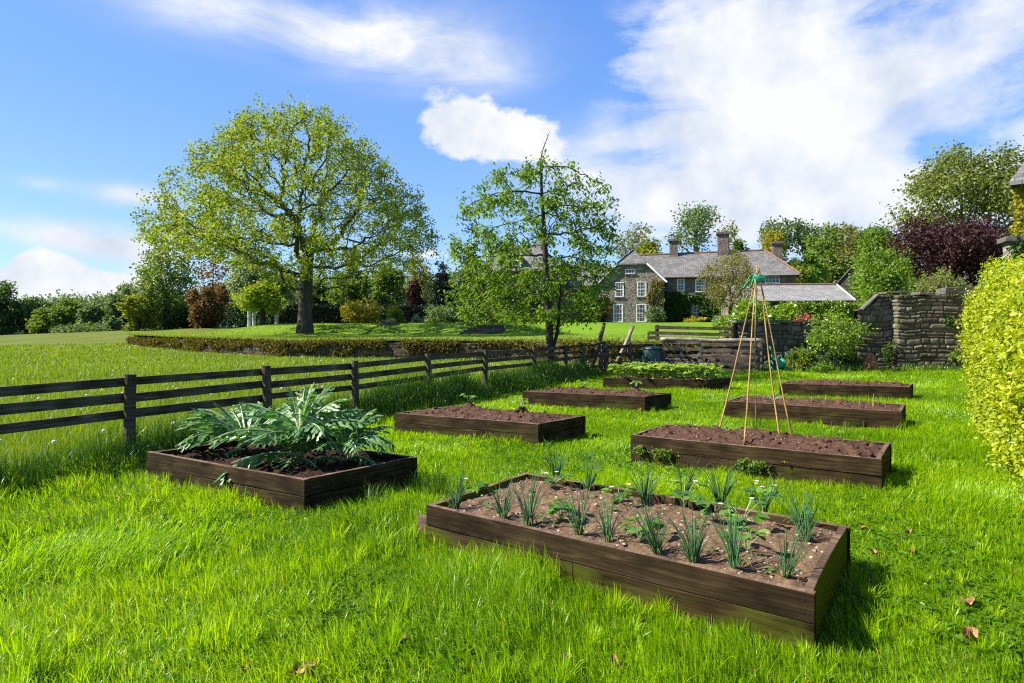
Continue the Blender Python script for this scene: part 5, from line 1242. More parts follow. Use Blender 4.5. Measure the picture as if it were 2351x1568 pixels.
# the oak
def oak():
    r = np.random.default_rng(5); d = 55; base = gat(700, 760, d, True)
    t = thing('oak_tree', 'huge domed oak in fresh yellow green leaf, the largest tree on the lawn', 'tree', base)
    k = d/FPX
    hl = [(0, 80), (60, 200), (120, 335), (175, 362), (230, 352), (290, 335), (340, 278), (400, 245), (450, 205), (480, 160), (505, 95), (520, 20)]
    hr = [(0, 60), (60, 130), (130, 240), (180, 318), (240, 318), (300, 300), (350, 238), (400, 205), (440, 165), (480, 105), (505, 60), (520, 15)]
    pts = []
    while len(pts) < 2600:
        h = 85+435*r.random(); th = r.random()*6.283; c = math.cos(th)
        wl = np.interp(h, *zip(*(hl if c < 0 else hr))); wy = .5*(np.interp(h, *zip(*hl))+np.interp(h, *zip(*hr)))
        q = math.sqrt(r.random()*.62+.38) if r.random() < .8 else math.sqrt(r.random())
        lum = .84+.24*float(fbm(th*1.9+5, h*.012, 3)) 
        x = c*wl*q*lum; y = math.sin(th)*wy*q*lum
        mn = 88+.37*abs(x)
        if h < mn: continue
        pts.append((x*k, y*k, h*k))
    A = np.array(pts); A[:, 2] *= .985
    st = [(0, 0, -.4), (0, 0, .8), (.03, 0, 1.7), (.05, 0, 2.7), (.05, .05, 3.7), (.1, 0, 4.8), (.2, 0, 5.9), (.3, .1, 7.0)]
    P, par = colonize(st, A, .55, 1e9, .95, r, 200, wig=.22)
    rd, kids, cnt = skeleton(P, par, .62, .022)
    rd[0] *= 1.7; rd[1] *= 1.12
    P = P+np.concatenate([np.zeros((8, 3)), r.normal(0, .07, (len(P)-8, 3))])
    V, F = tubes(P, par, rd); link('trunk', fastmesh('trunk', V, F), M['bark_oak'], t, True)
    # fine twigs ending in leaf sprays
    tips = P[(cnt <= 3) & (np.arange(len(P)) > 8)]
    tw = np.repeat(tips[r.random(len(tips)) < .85], 3, 0); tw = tw+r.normal(0, .40, tw.shape)
    V, F, a = cluster(tw, 14, .19, .22, .155, r, .1)
    link('crown', fastmesh('crown', V, F, fattr=a), M['oak'], t)
    return len(tips)
n_oak = oak()

# the cherry near the fence
def cherry():
    r = np.random.default_rng(12); d = 22; base = gat(1262, 800, d)
    t = thing('cherry_tree', 'young open cherry tree with drooping leaves and a bare leading shoot behind the field fence', 'tree', base)
    st = [(0, 0, -.2), (0, 0, .4), (0, 0, .9), (.0, .02, 1.35), (-.03, 0, 1.8), (-.06, 0, 2.3), (-.10, .02, 2.9), (-.12, 0, 3.5), (-.15, 0, 4.1), (-.18, .02, 4.7), (-.22, 0, 5.3), (-.24, 0, 5.9)]
    prof_l = [(1.5, 1.7), (1.8, 2.8), (2.7, 3.0), (3.96, 2.7), (5.2, 2.55), (5.6, 2.1), (6.0, 1.3), (6.25, .6)]
    prof_r = [(1.5, 1.1), (1.8, 1.7), (2.7, 2.0), (3.96, 1.95), (5.2, 2.05), (5.6, 1.65), (6.0, .9), (6.25, .3)]
    A = []
    while len(A) < 900:
        h = 1.55+4.65*r.random()**1.1; th = r.random()*6.283; c = math.cos(th)
        wl = np.interp(h, *zip(*(prof_l if c < 0 else prof_r))); q = r.random()**.42
        A.append((c*wl*q-.05, math.sin(th)*wl*q*.95, h))
    A = np.array(A); S3 = np.array([1.257, 1.257, 1.2])
    P, par = colonize(np.array(st)*S3, A*S3, .2, 1e9, .3, r, 200, wig=.2, up=.03)
    rd, kids, cnt = skeleton(P, par, .125, .008)
    V, F = tubes(P, par, rd); Vs, Fs = [V], [F]; o = len(V)
    # second stem and bare leader
    m = MB(); m.tube([(.02, 0, .6), (.22, .05, 1.3), (.30, .1, 2.4), (.33, .1, 3.4)], [.06, .05, .036, .014], 8)
    m.tube([(-.24, 0, 5.85), (-.27, 0, 6.2), (-.18, 0, 6.6), (-.05, 0, 6.95), (0, 0, 7.1)], [.028, .022, .016, .010, .004], 6)
    for i in range(7):
        z = 6.25+.12*i; x = np.interp(z, [6.2, 6.6, 7.1], [-.27, -.18, 0]); s_ = 1 if i % 2 else -1; m.tube([(x, 0, z), (x+s_*.05, .01, z+.05)], [.007, .004], 4)
    mm = m.mesh('x'); Vm = np.array([v.co[:] for v in mm.vertices]); Fm = np.array([list(p.vertices) if len(p.vertices) == 4 else list(p.vertices)[:4] for p in mm.polygons if len(p.vertices) in (4,)])
    Vs.append(Vm*S3); Fs.append(Fm+o); bpy.data.meshes.remove(mm)
    link('trunk', fastmesh('trunk', np.concatenate(Vs), np.concatenate(Fs)), M['bark_dark'], t, True)
    tips = P[(cnt <= 3) & (np.arange(len(P)) > 12)]
    tips = tips[(r.random(len(tips)) < .95-.30*sstep(4.5, 7.5, tips[:, 2]))]
    n = len(tips); per = 16; p = np.repeat(tips, per, 0)+r.normal(0, .11, (n*per, 3)); az = r.random(n*per)*6.283
    dn = .25+.75*r.random(n*per); ax = unit(np.stack([np.cos(az), np.sin(az), -dn], 1)); nr = unit(np.stack([np.cos(az), np.sin(az), .8+0*az], 1)+r.normal(0, .35, (n*per, 3)))
    L = .115+.075*r.random(n*per)
    V, F = leaves6(p, ax, nr, L, L*.44, .16); a = np.repeat(np.clip(.5*np.repeat(r.random(n), per)+.5*r.random(n*per), 0, 1), 2)
    link('crown', fastmesh('crown', V, F, fattr=a), M['cherry'], t)
    return n
n_ch = cherry()

def T(name, label, x0, x1, yt, yb, d, leaf, seed, bark='bark_dark', group=None, lawn=False, L=None, base=None, cov=3.2, cat='tree', **kw):
    cx = (x0+x1)/2; p = at(cx, yb, d) if base is None else at(cx, base, d)
    k = d/FPX; w_ = (x1-x0)*k; h = (yb-yt)*k if base is None else (base-yt)*k
    L = L or max(.13, d*3.0/634); W_ = L*.62
    att = kw.pop('attract', int(np.clip(w_*h*2.2, 90, 420)))
    area = w_*h*.8; nl = cov*1.7*area/(L*W_*.28); per = max(6, int(nl/(att*1.2)))
    return make_tree(name, label, p, h, w_, M[leaf], M[bark], seed, cat, group, attract=att, per=min(per, 110), L=L, W=W_, rad=kw.pop('rad', max(.18, .055*(w_+h)/2)), **kw)
def B(name, label, x0, x1, yt, yb, d, leaf, seed, n=None, L=None, **kw):
    p = at((x0+x1)/2, yb, d); k = d/FPX; w_ = (x1-x0)*k; h = (yb-yt)*k; L = L or max(.09, d*2.2/634)
    n = n or int(np.clip(5.0*w_*h/(L*L*.62*.28)*.55, 500, 9000))
    return make_bush(name, label, p, h, w_, M[leaf], seed, n=n, L=L, W=L*.62, rad=kw.pop('rad', .05*(w_+h)/2), **kw)
# the far wood closing the view
r = np.random.default_rng(123); n = 9000; xp = -160+1260*r.random(n); yb = 765-13*np.clip(xp/430, 0, 1); top = 706-34*fbm(xp*.02, xp*0, 8)-22*sstep(300, 520, xp)-30*sstep(640, 760, xp)
d = 112+10*r.random(n); f = r.random(n); yy_ = yb+(top-yb)*f; q = np.stack([(xp-CX)*d/FPX, d, CAMZ-(yy_-HY)*d/FPX], 1)
V, F, a = cluster(q, 9, .6, .5, .34, r, .1); o = link('far_woodland', fastmesh('far_woodland', V, F, fattr=a), M['bluegreen']); tag(o, kind='stuff')
G1_ = 'hedgerow trees at the far edge of the meadow'
T('dark_tree', 'very dark tall tree at the far meadow edge, cut by the picture border', -75, 62, 640, 772, 105, 'deep', 1, group=G1_, crown_bottom=.02, cov=4.5, trunk_r=.4, bole=.4)
T('hedgerow_tree', 'mid green hedgerow tree right of the very dark one', 40, 140, 672, 770, 110, 'bluegreen', 2, group=G1_, crown_bottom=.0, cov=4)
T('hedgerow_tree', 'broad olive green hedgerow bush above the grey tent', 60, 165, 690, 768, 100, 'green', 3, group=G1_, crown_bottom=.0, cov=4.5)
T('hedgerow_tree', 'rounded bright green hedgerow bush in the middle of the far hedge', 120, 195, 686, 766, 102, 'green', 4, group=G1_, crown_bottom=.0, cov=4)
T('hedgerow_tree', 'dark blue green hedgerow tree left of the tall lone tree', 185, 266, 680, 764, 101, 'bluegreen', 5, group=G1_, crown_bottom=.0, cov=4)
T('hedgerow_tree', 'upright blue green tree rising above the far hedge', 244, 322, 630, 762, 104, 'bluegreen', 6, group=G1_, crown_bottom=.05, cov=3)
T('hedgerow_tree', 'small grey green bush under the upright hedgerow tree', 215, 285, 722, 763, 97, 'bluegreen', 66, group=G1_, crown_bottom=.0, cov=4)
B('bramble_bank', 'low pale green bramble bank along the foot of the far hedge', 105, 300, 745, 768, 94, 'bluegreen', 7, cat='bramble', depth=3, stems=False)
T('maple_tree', 'tall wide mid green tree with visible limbs left of the oak', 298, 468, 535, 757, 90, 'green', 8, 'bark_dark', crown_bottom=.06, cov=2.6, trunk_r=.5, bole=.3, attract=420, lumps=16)
T('young_maple', 'pale yellow green spreading bush at the foot of the tall maple', 262, 372, 672, 760, 86, 'lime', 9, crown_bottom=.02, cov=3.5, cat='tree')
T('copper_tree', 'copper brown leaved round tree left of the oak trunk', 425, 542, 622, 752, 86, 'copper', 10, crown_bottom=.04, cov=3.0)
T('bare_tree', 'nearly leafless twiggy tree behind the copper brown tree', 438, 545, 556, 752, 98, 'copper', 11, crown_bottom=.25, cov=.25, attract=380)
T('dark_understorey', 'dark evergreen mass behind the birch trunks', 380, 470, 692, 757, 90, 'deep', 12, crown_bottom=0, cov=5)
T('dark_understorey', 'dark evergreen mass left of the oak trunk', 540, 690, 690, 752, 92, 'deep', 13, crown_bottom=0, cov=5)
for i, (x, w_, lab) in enumerate([(580, 60, 'white barked birch, left stem of the close pair'), (591, 60, 'white barked birch, right stem of the close pair'), (644, 70, 'white barked birch standing alone nearer the oak')]):
    T('birch_tree', lab, x-w_, x+w_*.75, 575+i*22, 753, 72+i, 'silver', 20+i, 'bark_birch', group='white barked birches', crown_bottom=.30, cov=2.4, trunk_r=.22, bole=.75, droop=.7, lumps=12)
T('lime_sapling', 'small bright yellow green tree below the left oak limbs', 515, 690, 640, 752, 66, 'oak', 24, crown_bottom=.18, cov=1.8, trunk_r=.3)
GB = 'trees behind the lawn between oak and house'
T('dark_tree', 'dark green tree right behind the oak trunk', 745, 860, 596, 750, 84, 'green', 30, group=GB, crown_bottom=.02, cov=3.4)
T('dark_tree', 'dark green tree between the oak and the purple tree', 840, 950, 586, 750, 86, 'green', 31, group=GB, crown_bottom=.02, cov=3.4)
T('dark_tree', 'deep green low tree behind the golden shrub', 690, 800, 640, 750, 90, 'deep', 32, group=GB, crown_bottom=.0, cov=4)
T('purple_tree', 'small dark purple leaved tree right of the oak', 912, 985, 634, 747, 82, 'purple', 33, crown_bottom=.0, cov=4)
T('pale_tree', 'pale half leafed tree behind the purple tree', 915, 1010, 584, 748, 100, 'pale', 34, group=GB, crown_bottom=.1, cov=1.3)
for i, (a, b, yt, lab) in enumerate([(975, 1062, 566, 'broad dark conifer at the side of the house'), (1040, 1125, 508, 'tall dark conifer behind the cherry crown'), (1105, 1185, 498, 'tallest dark conifer rising behind the house roof')]):
    T('conifer', lab, a, b, yt, 748, 84+i*4, 'conifer', 36+i, group='dark conifers beside the house', crown_bottom=.0, cov=5, shape='cone', droop=.5, bole=.9, trunk_r=.4)
B('golden_shrub', 'large golden leaved shrub on the lawn bank right of the oak', 778, 888, 684, 750, 66, 'gold', 40)
B('round_shrub', 'round bright green shrub beside the golden one', 884, 928, 702, 750, 65.5, 'hazel', 41)
B('grey_shrub', 'wide grey green shrub left of the garden steps', 968, 1062, 700, 750, 68, 'bluegreen', 42)
B('grey_shrub', 'small grey green shrub next to the stone planter', 940, 976, 722, 749, 66, 'greyleaf', 43)
B('variegated_shrub', 'cream and green shrub left of the urn', 1068, 1106, 700, 748, 65.5, 'pale', 44)
B('low_shrub', 'low yellow green edging shrub by the trough', 975, 1045, 735, 751, 65, 'lime', 45, depth=1.5)
GH = 'trees on the slope behind the house'
T('twiggy_tree', 'half leafed twiggy tree above the house gable', 1395, 1505, 500, 640, 96, 'pale', 50, 'bark_grey', group=GH, crown_bottom=.15, cov=.7, attract=330, base=660)
T('yellow_tree', 'rounded yellow green tree left of the house chimney', 1440, 1560, 518, 640, 92, 'lime', 51, group=GH, crown_bottom=.05, cov=2.2, base=660)
T('tall_ash_tree', 'tall airy green tree standing highest behind the house roof', 1535, 1662, 450, 640, 94, 'bluegreen', 52, 'bark_grey', group=GH, crown_bottom=.18, cov=1.5, attract=300, lumps=14, lr=.36, base=660, trunk_r=.45)
T('bare_tree', 'thin leafless tree beside the tall chimney', 1640, 1700, 498, 640, 100, 'pale', 53, 'bark_grey', group=GH, crown_bottom=.3, cov=.05, base=660, attract=160)
T('round_tree', 'small dark round tree behind the chimneys', 1675, 1735, 545, 640, 96, 'green', 54, group=GH, crown_bottom=.1, cov=3, base=660)
T('golden_tree', 'slim golden yellow tree by the right chimney', 1745, 1808, 512, 640, 84, 'gold', 55, group=GH, crown_bottom=.1, cov=1.5, base=660)
T('airy_tree', 'dark airy tree behind the slim golden tree', 1728, 1830, 500, 640, 98, 'bluegreen', 56, group=GH, crown_bottom=.3, cov=1.2, base=660)
T('airy_tree', 'dark airy spreading tree between the golden tree and the wooded slope', 1790, 1905, 488, 640, 100, 'deep', 57, group=GH, crown_bottom=.35, cov=1.2, base=660)
T('slope_tree', 'large rounded green tree at the foot of the wooded slope', 1795, 1910, 545, 680, 84, 'hazel', 58, group=GH, crown_bottom=.0, cov=4)
T('slope_tree', 'broad olive green tree crowning the wooded slope', 1830, 1985, 508, 680, 92, 'green', 59, group=GH, crown_bottom=.0, cov=4.2, attract=420, lumps=18)
T('slope_tree', 'pale green tree at the upper edge of the wooded slope', 1915, 2015, 496, 680, 88, 'pale', 60, group=GH, crown_bottom=.0, cov=3.6)
T('slope_tree', 'yellow green tree low on the wooded slope beside the house end', 1800, 1850, 580, 690, 78, 'lime', 67, group=GH, crown_bottom=.0, cov=4)
T('slope_tree', 'dark green tree over the barn ridge', 1960, 2085, 486, 700, 62, 'hazel', 61, group=GH, crown_bottom=.0, cov=3.6)
GR = 'trees beyond the tall garden wall'
T('poplar_tree', 'tall broad tree with hanging bronze green leaves above the purple tree', 2040, 2420, 332, 700, 46, 'poplar', 70, 'bark_grey', group=GR, crown_bottom=.38, cov=2.2, L=.26, attract=420, lumps=20, lr=.42, droop=.9, base=760, rad=.55)
T('purple_beech', 'dark purple leaved beech beyond the garden wall', 2030, 2360, 455, 680, 40, 'purple', 71, group=GR, crown_bottom=.16, cov=5.0, L=.2, attract=420, lumps=22, lr=.4, base=760)
T('hazel_tree', 'bright green hazel leaning over the garden wall end', 1948, 2110, 550, 705, 34, 'hazel', 72, group=GR, crown_bottom=.0, cov=3.4, L=.17, attract=420, lumps=18, lr=.4, base=750)
T('hazel_tree', 'fresh green hazel in front of the purple beech', 2050, 2200, 596, 700, 36, 'hazel', 73, group=GR, crown_bottom=.0, cov=2.8, L=.17, attract=300, base=750)
T('willow_shrub', 'pale feathery willow behind the top of the garden wall', 2090, 2250, 606, 700, 31, 'pale', 74, group=GR, crown_bottom=.0, cov=2.6, L=.13, attract=380, base=750)
T('pear_tree', 'round twiggy half leafed tree standing before the house roof', 1585, 1772, 558, 735, 46, 'olive', 75, 'bark_dark', crown_bottom=.08, cov=1.25, L=.13, attract=620, trunk_r=.2, bole=.16, lumps=16, lr=.45, rad=.22)
B('ball_shrub', 'dark green rounded shrub by the corner of the house gable', 1474, 1530, 706, 745, 68.5, 'bluegreen', 80)
B('box_shrub', 'small feathery green shrub left of the gable windows', 1356, 1384, 712, 745, 68.5, 'green', 81)
B('yellow_shrub', 'low bright yellow cushion shrub in front of the ivy', 1570, 1626, 729, 744, 69, 'yellowbush', 82, depth=2)
B('silver_shrub', 'silvery grey mound shrub right of the yellow cushion', 1634, 1668, 724, 746, 62, 'greyleaf', 83)
B('laurel', 'glossy light green laurel spilling over the terrace wall', 1656, 1768, 688, 775, 33, 'laurel', 84, n=4600, L=.19, depth=3)
B('laurel', 'lower glossy laurel on the terrace left of the red flowers', 1745, 1835, 700, 765, 32, 'laurel', 85, n=2600, L=.18, depth=2.5)
B('laurel', 'low bright laurel at the fence end of the terrace wall', 1640, 1712, 726, 792, 30, 'laurel', 86, n=1300, L=.16, depth=2)
B('rose_bush', 'thin reddish stemmed bush above the terrace wall', 1820, 1865, 700, 765, 31, 'olive', 87, n=240, L=.12)
for i, (x, y, s_, lab) in enumerate([(1833, 737, .22, 'larger clump of red flowers on top of the terrace wall'), (1846, 738, .13, 'smaller clump of red flowers beside the larger one'), (1858, 727, .08, 'single pink red bloom above the red flower clumps')]):
    r = np.random.default_rng(i); t = thing('red_flower', lab, 'flower', at(x, y, 28.2), 'red flowers on the terrace wall')
    V, F, a = cluster(r.normal(0, 1, (14, 3))*np.array([s_, s_*.5, s_*.3]), 5, .03, .09, .08, r); link('bloom', fastmesh('bloom', V, F), M['red'], t)
    m = MB(); m.tube([(0, 0, -.5), (.02, 0, 0)], .015, 5); m.build('stem', M['bark_dark'], t)
def wall_bush():
    r = np.random.default_rng(90); p = at(1915, 850, 25.4)*np.array([1, 1, 0]); k = 25.4/FPX
    t = thing('spiraea_bush', 'large feathery bright green bush against the tall stone wall', 'shrub', p)
    A = lump_points(460, (.0, 0, 1.55), (1.5, .95, 1.1), r, 22, .36, 'round', .6); A = A[A[:, 2] > .55]
    st = [(.05, 0, -.1), (.06, 0, .25), (.05, 0, .5)]
    P, par = colonize(st, A, .16, 1e9, .26, r, wig=.2); rd, kids, cnt = skeleton(P, par, .08, .005)
    V, F = tubes(P, par, rd); link('stem', fastmesh('stem', V, F), M['bark_grey'], t, True)
    V, F, a = cluster(P[(cnt <= 3)&(P[:, 2] > .5)], 26, .15, .115, .065, r, .1); link('foliage', fastmesh('foliage', V, F, fattr=a), M['laurel'], t)
wall_bush()
B('bramble', 'dark tangled bramble at the foot of the terrace wall', 1790, 1880, 800, 856, 25.6, 'green', 91, n=2200, L=.10, depth=1.0)
B('bramble', 'dark undergrowth below the feathery bush', 1860, 2000, 808, 856, 26.0, 'deep', 92, n=3400, L=.11, depth=.9)
B('ivy_patch', 'ivy growing up the middle of the tall stone wall', 2028, 2056, 770, 850, 26.5, 'ivy', 93, n=500, L=.09, depth=.5, stems=False)
B('ivy_patch', 'ivy patch on the upper wall next to the hedge', 2166, 2200, 722, 762, 26.2, 'ivy', 94, n=260, L=.09, depth=.4, stems=False)
B('fern', 'light green fern at the foot of the wall by the hedge', 2175, 2215, 806, 835, 24.8, 'hazel', 95, n=160, L=.12, depth=.5)
B('fern', 'yellow green upright fern at the foot of the bramble', 1832, 1858, 815, 850, 24.6, 'lime', 96, n=90, L=.16, depth=.4)
B('weed_clump', 'pale weed clump in the grass under the feathery bush', 1862, 1915, 830, 862, 24.0, 'hazel', 97, n=420, L=.10, depth=.6)

# ------------------------------------------------------------------ beech hedge
def hedge():
    r = np.random.default_rng(99)
    t = thing('beech_hedge', 'tall clipped beech hedge in glowing yellow green leaf along the lawn', 'hedge', (9.0, 12.6, 0))
    dirv = np.array([.64, 1.0])/math.hypot(.64, 1); nrm = np.array([-dirv[1], dirv[0]])       # towards the lawn
    end = np.array([.64*12.7+1.27, 12.7]); Lh = 15.0; thick = 1.5
    N_ = 36000
    s = r.random(N_)**1.15*Lh; z = r.random(N_); Hh = 2.5-.028*s+.10*np.sin(s*.9)+.18*np.exp(-((s-1.2)/1.5)**2)+.14*(fbm(s*.8, s*0, 3)-.5)
    kind = r.random(N_)
    bul = .22*(fbm(s*1.1, z*2.4, 17)-.5)*2+.16*(fbm(s*4.5, z*9, 19, 3)-.5)*2+.13*np.sin(np.pi*np.clip(z, 0, 1))-.40*sstep(.74, 1.0, z)**1.6+.06*r.normal(0, 1, N_)+.20*(r.random(N_) < .035)*r.random(N_)
    x2 = end[None]-dirv[None]*s[:, None]+nrm[None]*bul[:, None]; zz = .06+z*(Hh-.06)
    topm = kind < .16
    x2[topm] = (end[None]-dirv[None]*s[:, None])[topm]-nrm[None]*(thick*r.random(topm.sum()))[:, None]; zz[topm] = (Hh+.10*(fbm(s*2, kind*40, 6)-.5)+.03*r.normal(0, 1, N_))[topm]
    endm = (kind > .16)&(kind < .26)
    bb = .14*(fbm(z*3, kind*30, 6)-.5)*2+.12*np.sin(np.pi*z)-.35*sstep(.75, 1, z)
    x2[endm] = (end[None]+dirv[None]*bb[:, None]-nrm[None]*(thick*r.random(N_))[:, None])[endm]
    gap = fbm(s*3.3, z*7.0, 44) > .40
    p = np.concatenate([x2, zz[:, None]], 1)[gap]; fz = s[gap]
    n = len(p); per = 6; q = np.repeat(p, per, 0)+r.normal(0, .055, (n*per, 3)); m_ = n*per
    out3 = np.array([nrm[0], nrm[1], .15]); az = rand_unit(m_, r)
    ax = unit(az*.8+out3*.35+np.array([0, 0, -.45])); nr = unit(rand_unit(m_, r)*.75+out3*.8+np.array([0, 0, .6]))
    L = (.036+.024*r.random(m_)); V, F = leaves6(q, ax, nr, L, L*.72, .10)
    a = np.clip(.45*np.repeat(fbm(p[:, 0]*2.5+p[:, 1]*2.5, p[:, 2]*2.5, 9), per)+.6*r.random(m_)-.02, 0, 1); a = np.repeat(a, 2)
    V = V-np.tile(np.array([[9.0, 12.6, 0]]), (len(V), 1))
    link('leaves', fastmesh('leaves', V, F, fattr=a), M['hedge'], t)
    m = MB(); o = np.array([end[0]-9.0, end[1]-12.6, 0]); d3 = np.array([*dirv, 0]); n3 = np.array([*nrm, 0])
    for k in range(52):
        b = o-d3*(k*.29+.25)-n3*(.35+.7*r.random())
        m.tube([b+np.array([0, 0, -.1]), b+n3*.12*r.normal()+np.array([0, 0, .9]), b+d3*.2*r.normal()+n3*.15*r.normal()+np.array([0, 0, 2.0])], [.035, .025, .01], 5)
        for j in range(4):
            c = b+np.array([0, 0, .3+1.5*r.random()]); m.tube([c, c+n3*(.3+.2*r.random())+d3*.2*r.normal()+np.array([0, 0, .2])], [.012, .005], 4)
    m.build('stem', M['bark_grey'], t)
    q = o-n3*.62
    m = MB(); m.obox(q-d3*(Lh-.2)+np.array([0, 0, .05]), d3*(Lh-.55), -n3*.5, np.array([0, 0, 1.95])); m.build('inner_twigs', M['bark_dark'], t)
hedge()

# ------------------------------------------------------------------ grass
def mask_beds(x, y, pad=0.0):
    ok = np.ones(len(x), bool); edge = np.full(len(x), 9.0)
    for b in BEDS.values():
        dx = x-b['n'][0]; dy = y-b['n'][1]; det = b['eu'][0]*b['ev'][1]-b['eu'][1]*b['ev'][0]
        a = (dx*b['ev'][1]-dy*b['ev'][0])/det; c = (b['eu'][0]*dy-b['eu'][1]*dx)/det
        ok &= ~((a > -pad)&(a < b['lu']+pad)&(c > -pad)&(c < b['lv']+pad))
        da = np.maximum(np.maximum(-a, a-b['lu']), 0); dc = np.maximum(np.maximum(-c, c-b['lv']), 0); edge = np.minimum(edge, np.hypot(da, dc))
    return ok, edge
def scatter(d0, d1, dens, r, half=.93, extra=1.0):
    n = int(half*(d1*d1-d0*d0)*dens); y = np.sqrt(d0*d0+(d1*d1-d0*d0)*r.random(n)); x = (r.random(n)*2-1)*(y*half+extra*.0)
    return x, y
def hedge_side(x, y): return x-(.64*y+1.24)
r = np.random.default_rng(2024)
parts = []
for d0, d1, dens, L0, W0, segs in [(2.1, 4.2, 6200, .115, .0062, 3), (4.2, 7, 3700, .112, .0075, 3), (7, 11, 1900, .105, .010, 3), (11, 17, 900, .10, .0145, 2), (17, 27.5, 400, .10, .022, 2)]:
    x, y = scatter(d0, d1, dens*GRASSQ, r)
    ok, edge = mask_beds(x, y); ok &= (x > fence_x(y)+.0) | (y > 23); ok &= (hedge_side(x, y) < .25) | (y > 13.2); ok &= ~((y > 24.4)&(x > 6)&(x < 9.6)); ok &= ~((y > 26.4)&(x > 9.5)); ok &= x > fence_x(y)
    x, y, edge = x[ok], y[ok], edge[ok]
    cl = fbm(x*1.1, y*1.1, 5); fine = fbm(x*4.5, y*4.5, 8, 3); keep = r.random(len(x)) < .55+.9*fine
    x, y, edge, cl, fine = x[keep], y[keep], edge[keep], cl[keep], fine[keep]
    left = sstep(1.0, -2.0, x+.25*y-1.5)
    L = L0*(.45+.75*r.random(len(x)))*(.22+1.5*np.clip(cl-.12, 0, 1))*(.9+.45*left)*(1+.9*np.exp(-edge/.08)*np.clip(fbm(x*2.2, y*2.2, 77)-.42, -.25, 1)*2.5)
    tuft = (cl > .63)&(fine > .5); L[tuft] *= 1.45
    head = fbm(x*.6, y*.6, 21)*9+r.normal(0, .9, len(x)); lean = np.clip(.25+.35*left*r.random(len(x))+.28*r.normal(0, 1, len(x))+.35*fbm(x*1.7, y*1.7, 31), .02, 1.15)
    rnd = np.clip(-.06+.62*fbm(x*.6, y*.6, 41)+.20*fine+.34*r.random(len(x))+.08*left, 0, .93); dry = r.random(len(x)) < .03; rnd[dry] = .97+.03*r.random(dry.sum())
    W_ = W0*(.7+.6*r.random(len(x)))
    parts.append(blades(x, y, ground_z(x, y)-.004, L, W_, head, lean, rnd, r, segs))
# uneven clumps: blades fanning out of a common root
for d0, d1, nc, per, L0, W0 in [(2.2, 4.5, 420, 46, .15, .0058), (4.5, 8, 800, 30, .145, .0075), (8, 14, 1300, 18, .14, .011)]:
    x, y = scatter(d0, d1, 50, r); x, y = x[:nc*4], y[:nc*4]; sel = r.permutation(len(x))[:nc]; x, y = x[sel], y[sel]
    keep = (fbm(x*.9, y*.9, 61) > .44) & (x > fence_x(y)+.1) & ((hedge_side(x, y) < .1) | (y > 13)) & ~((y > 24)); x, y = x[keep], y[keep]
    s_ = .5+.9*r.random(len(x)); s_ *= .65+.5*sstep(1.0, -2.0, x+.25*y-1.5); kx = np.repeat(x, per); ky = np.repeat(y, per); ss = np.repeat(s_, per); n = len(kx)
    h = r.random(n)*6.283; rr = .035*ss*np.sqrt(r.random(n)); bx_ = kx+np.cos(h)*rr; by_ = ky+np.sin(h)*rr; ok, e_ = mask_beds(bx_, by_, .01)
    tone = np.repeat(r.random(len(x)), per)
    a_ = (bx_[ok], by_[ok], ground_z(bx_[ok], by_[ok])-.004, (L0*ss*(.45+.7*r.random(n)))[ok], (W0*(.7+.6*r.random(n)))[ok], (h+r.normal(0, .7, n))[ok], np.clip(.35+.3*r.normal(0, 1, n), .05, 1.1)[ok], np.clip(.25+.45*tone+.25*r.random(n), 0, .93)[ok])
    parts.append(blades(*a_, r, 3))
# low clover and daisy leaves between the blades
x, y = scatter(2.2, 9, 140, r); k_ = (fbm(x*.8+9, y*.8, 91) > .53) & mask_beds(x, y, .05)[0] & (x > fence_x(y)+.5) & (hedge_side(x, y) < .1); x, y = x[k_], y[k_]
n = len(x)*6; q = np.stack([np.repeat(x, 6)+r.normal(0, .04, n), np.repeat(y, 6)+r.normal(0, .04, n), .018+.03*r.random(n)], 1)
az_ = r.random(n)*6.283; V_, F_ = leaves6(q, unit(np.stack([np.cos(az_), np.sin(az_), .35+0*az_], 1)), unit(np.stack([0*az_, 0*az_, 1+0*az_], 1)+r.normal(0, .3, (n, 3))), .022+.02*r.random(n), .018+.012*r.random(n))
F_ = np.concatenate([F_[:, [0, 1, 2]], F_[:, [0, 2, 3]]]); parts.append((V_.astype(np.float32), F_, np.full(len(F_), .22)))
# long glossy tuft at the lower left of the lawn
n = 1500; x = -2.75+r.normal(0, .33, n); y = 4.25+r.normal(0, .26, n)
parts.append(blades(x, y, 0*x, .20*(.5+.8*r.random(n)), np.full(n, .0065), r.normal(.2, .55, n), np.clip(.75+.25*r.normal(0, 1, n), .2, 1.2), np.clip(.3+.3*r.random(n), 0, 1), r, 3))
V, F, a = join(parts); o = link('lawn_grass', fastmesh('lawn_grass', V, F, fattr=a), M['grass']); tag(o, kind='stuff'); print('lawn blades tris', len(F))
# rough tall grass along the fence and round the posts
parts = []
for d0, d1, N_, W0 in [(4.8, 9, 12000, .006), (9, 15, 14000, .009), (15, 23, 12000, .014)]:
    y = d0+(d1-d0)*r.random(N_); off = np.abs(r.normal(0, .34, N_))-.12; x = fence_x(y)+off*1.1
    ok, edge = mask_beds(x, y, .02); cl = fbm(x*.9+3, y*.9, 55); keep = ok&(r.random(N_) < .25+1.2*cl); x, y, off, cl = x[keep], y[keep], off[keep], cl[keep]
    L = (.24+.42*r.random(len(x))*cl*1.5)*np.exp(-np.maximum(off, 0)/.85)*(1+.35*sstep(9, 14, y))
    parts.append(blades(x, y, ground_z(x, y), L, W0*(.6+.6*r.random(len(x))), r.random(len(x))*6.28, np.clip(.25+.28*r.normal(0, 1, len(x)), .03, 1), np.clip(.1+.5*cl+.4*r.random(len(x))-.15, 0, 1), r, 3))
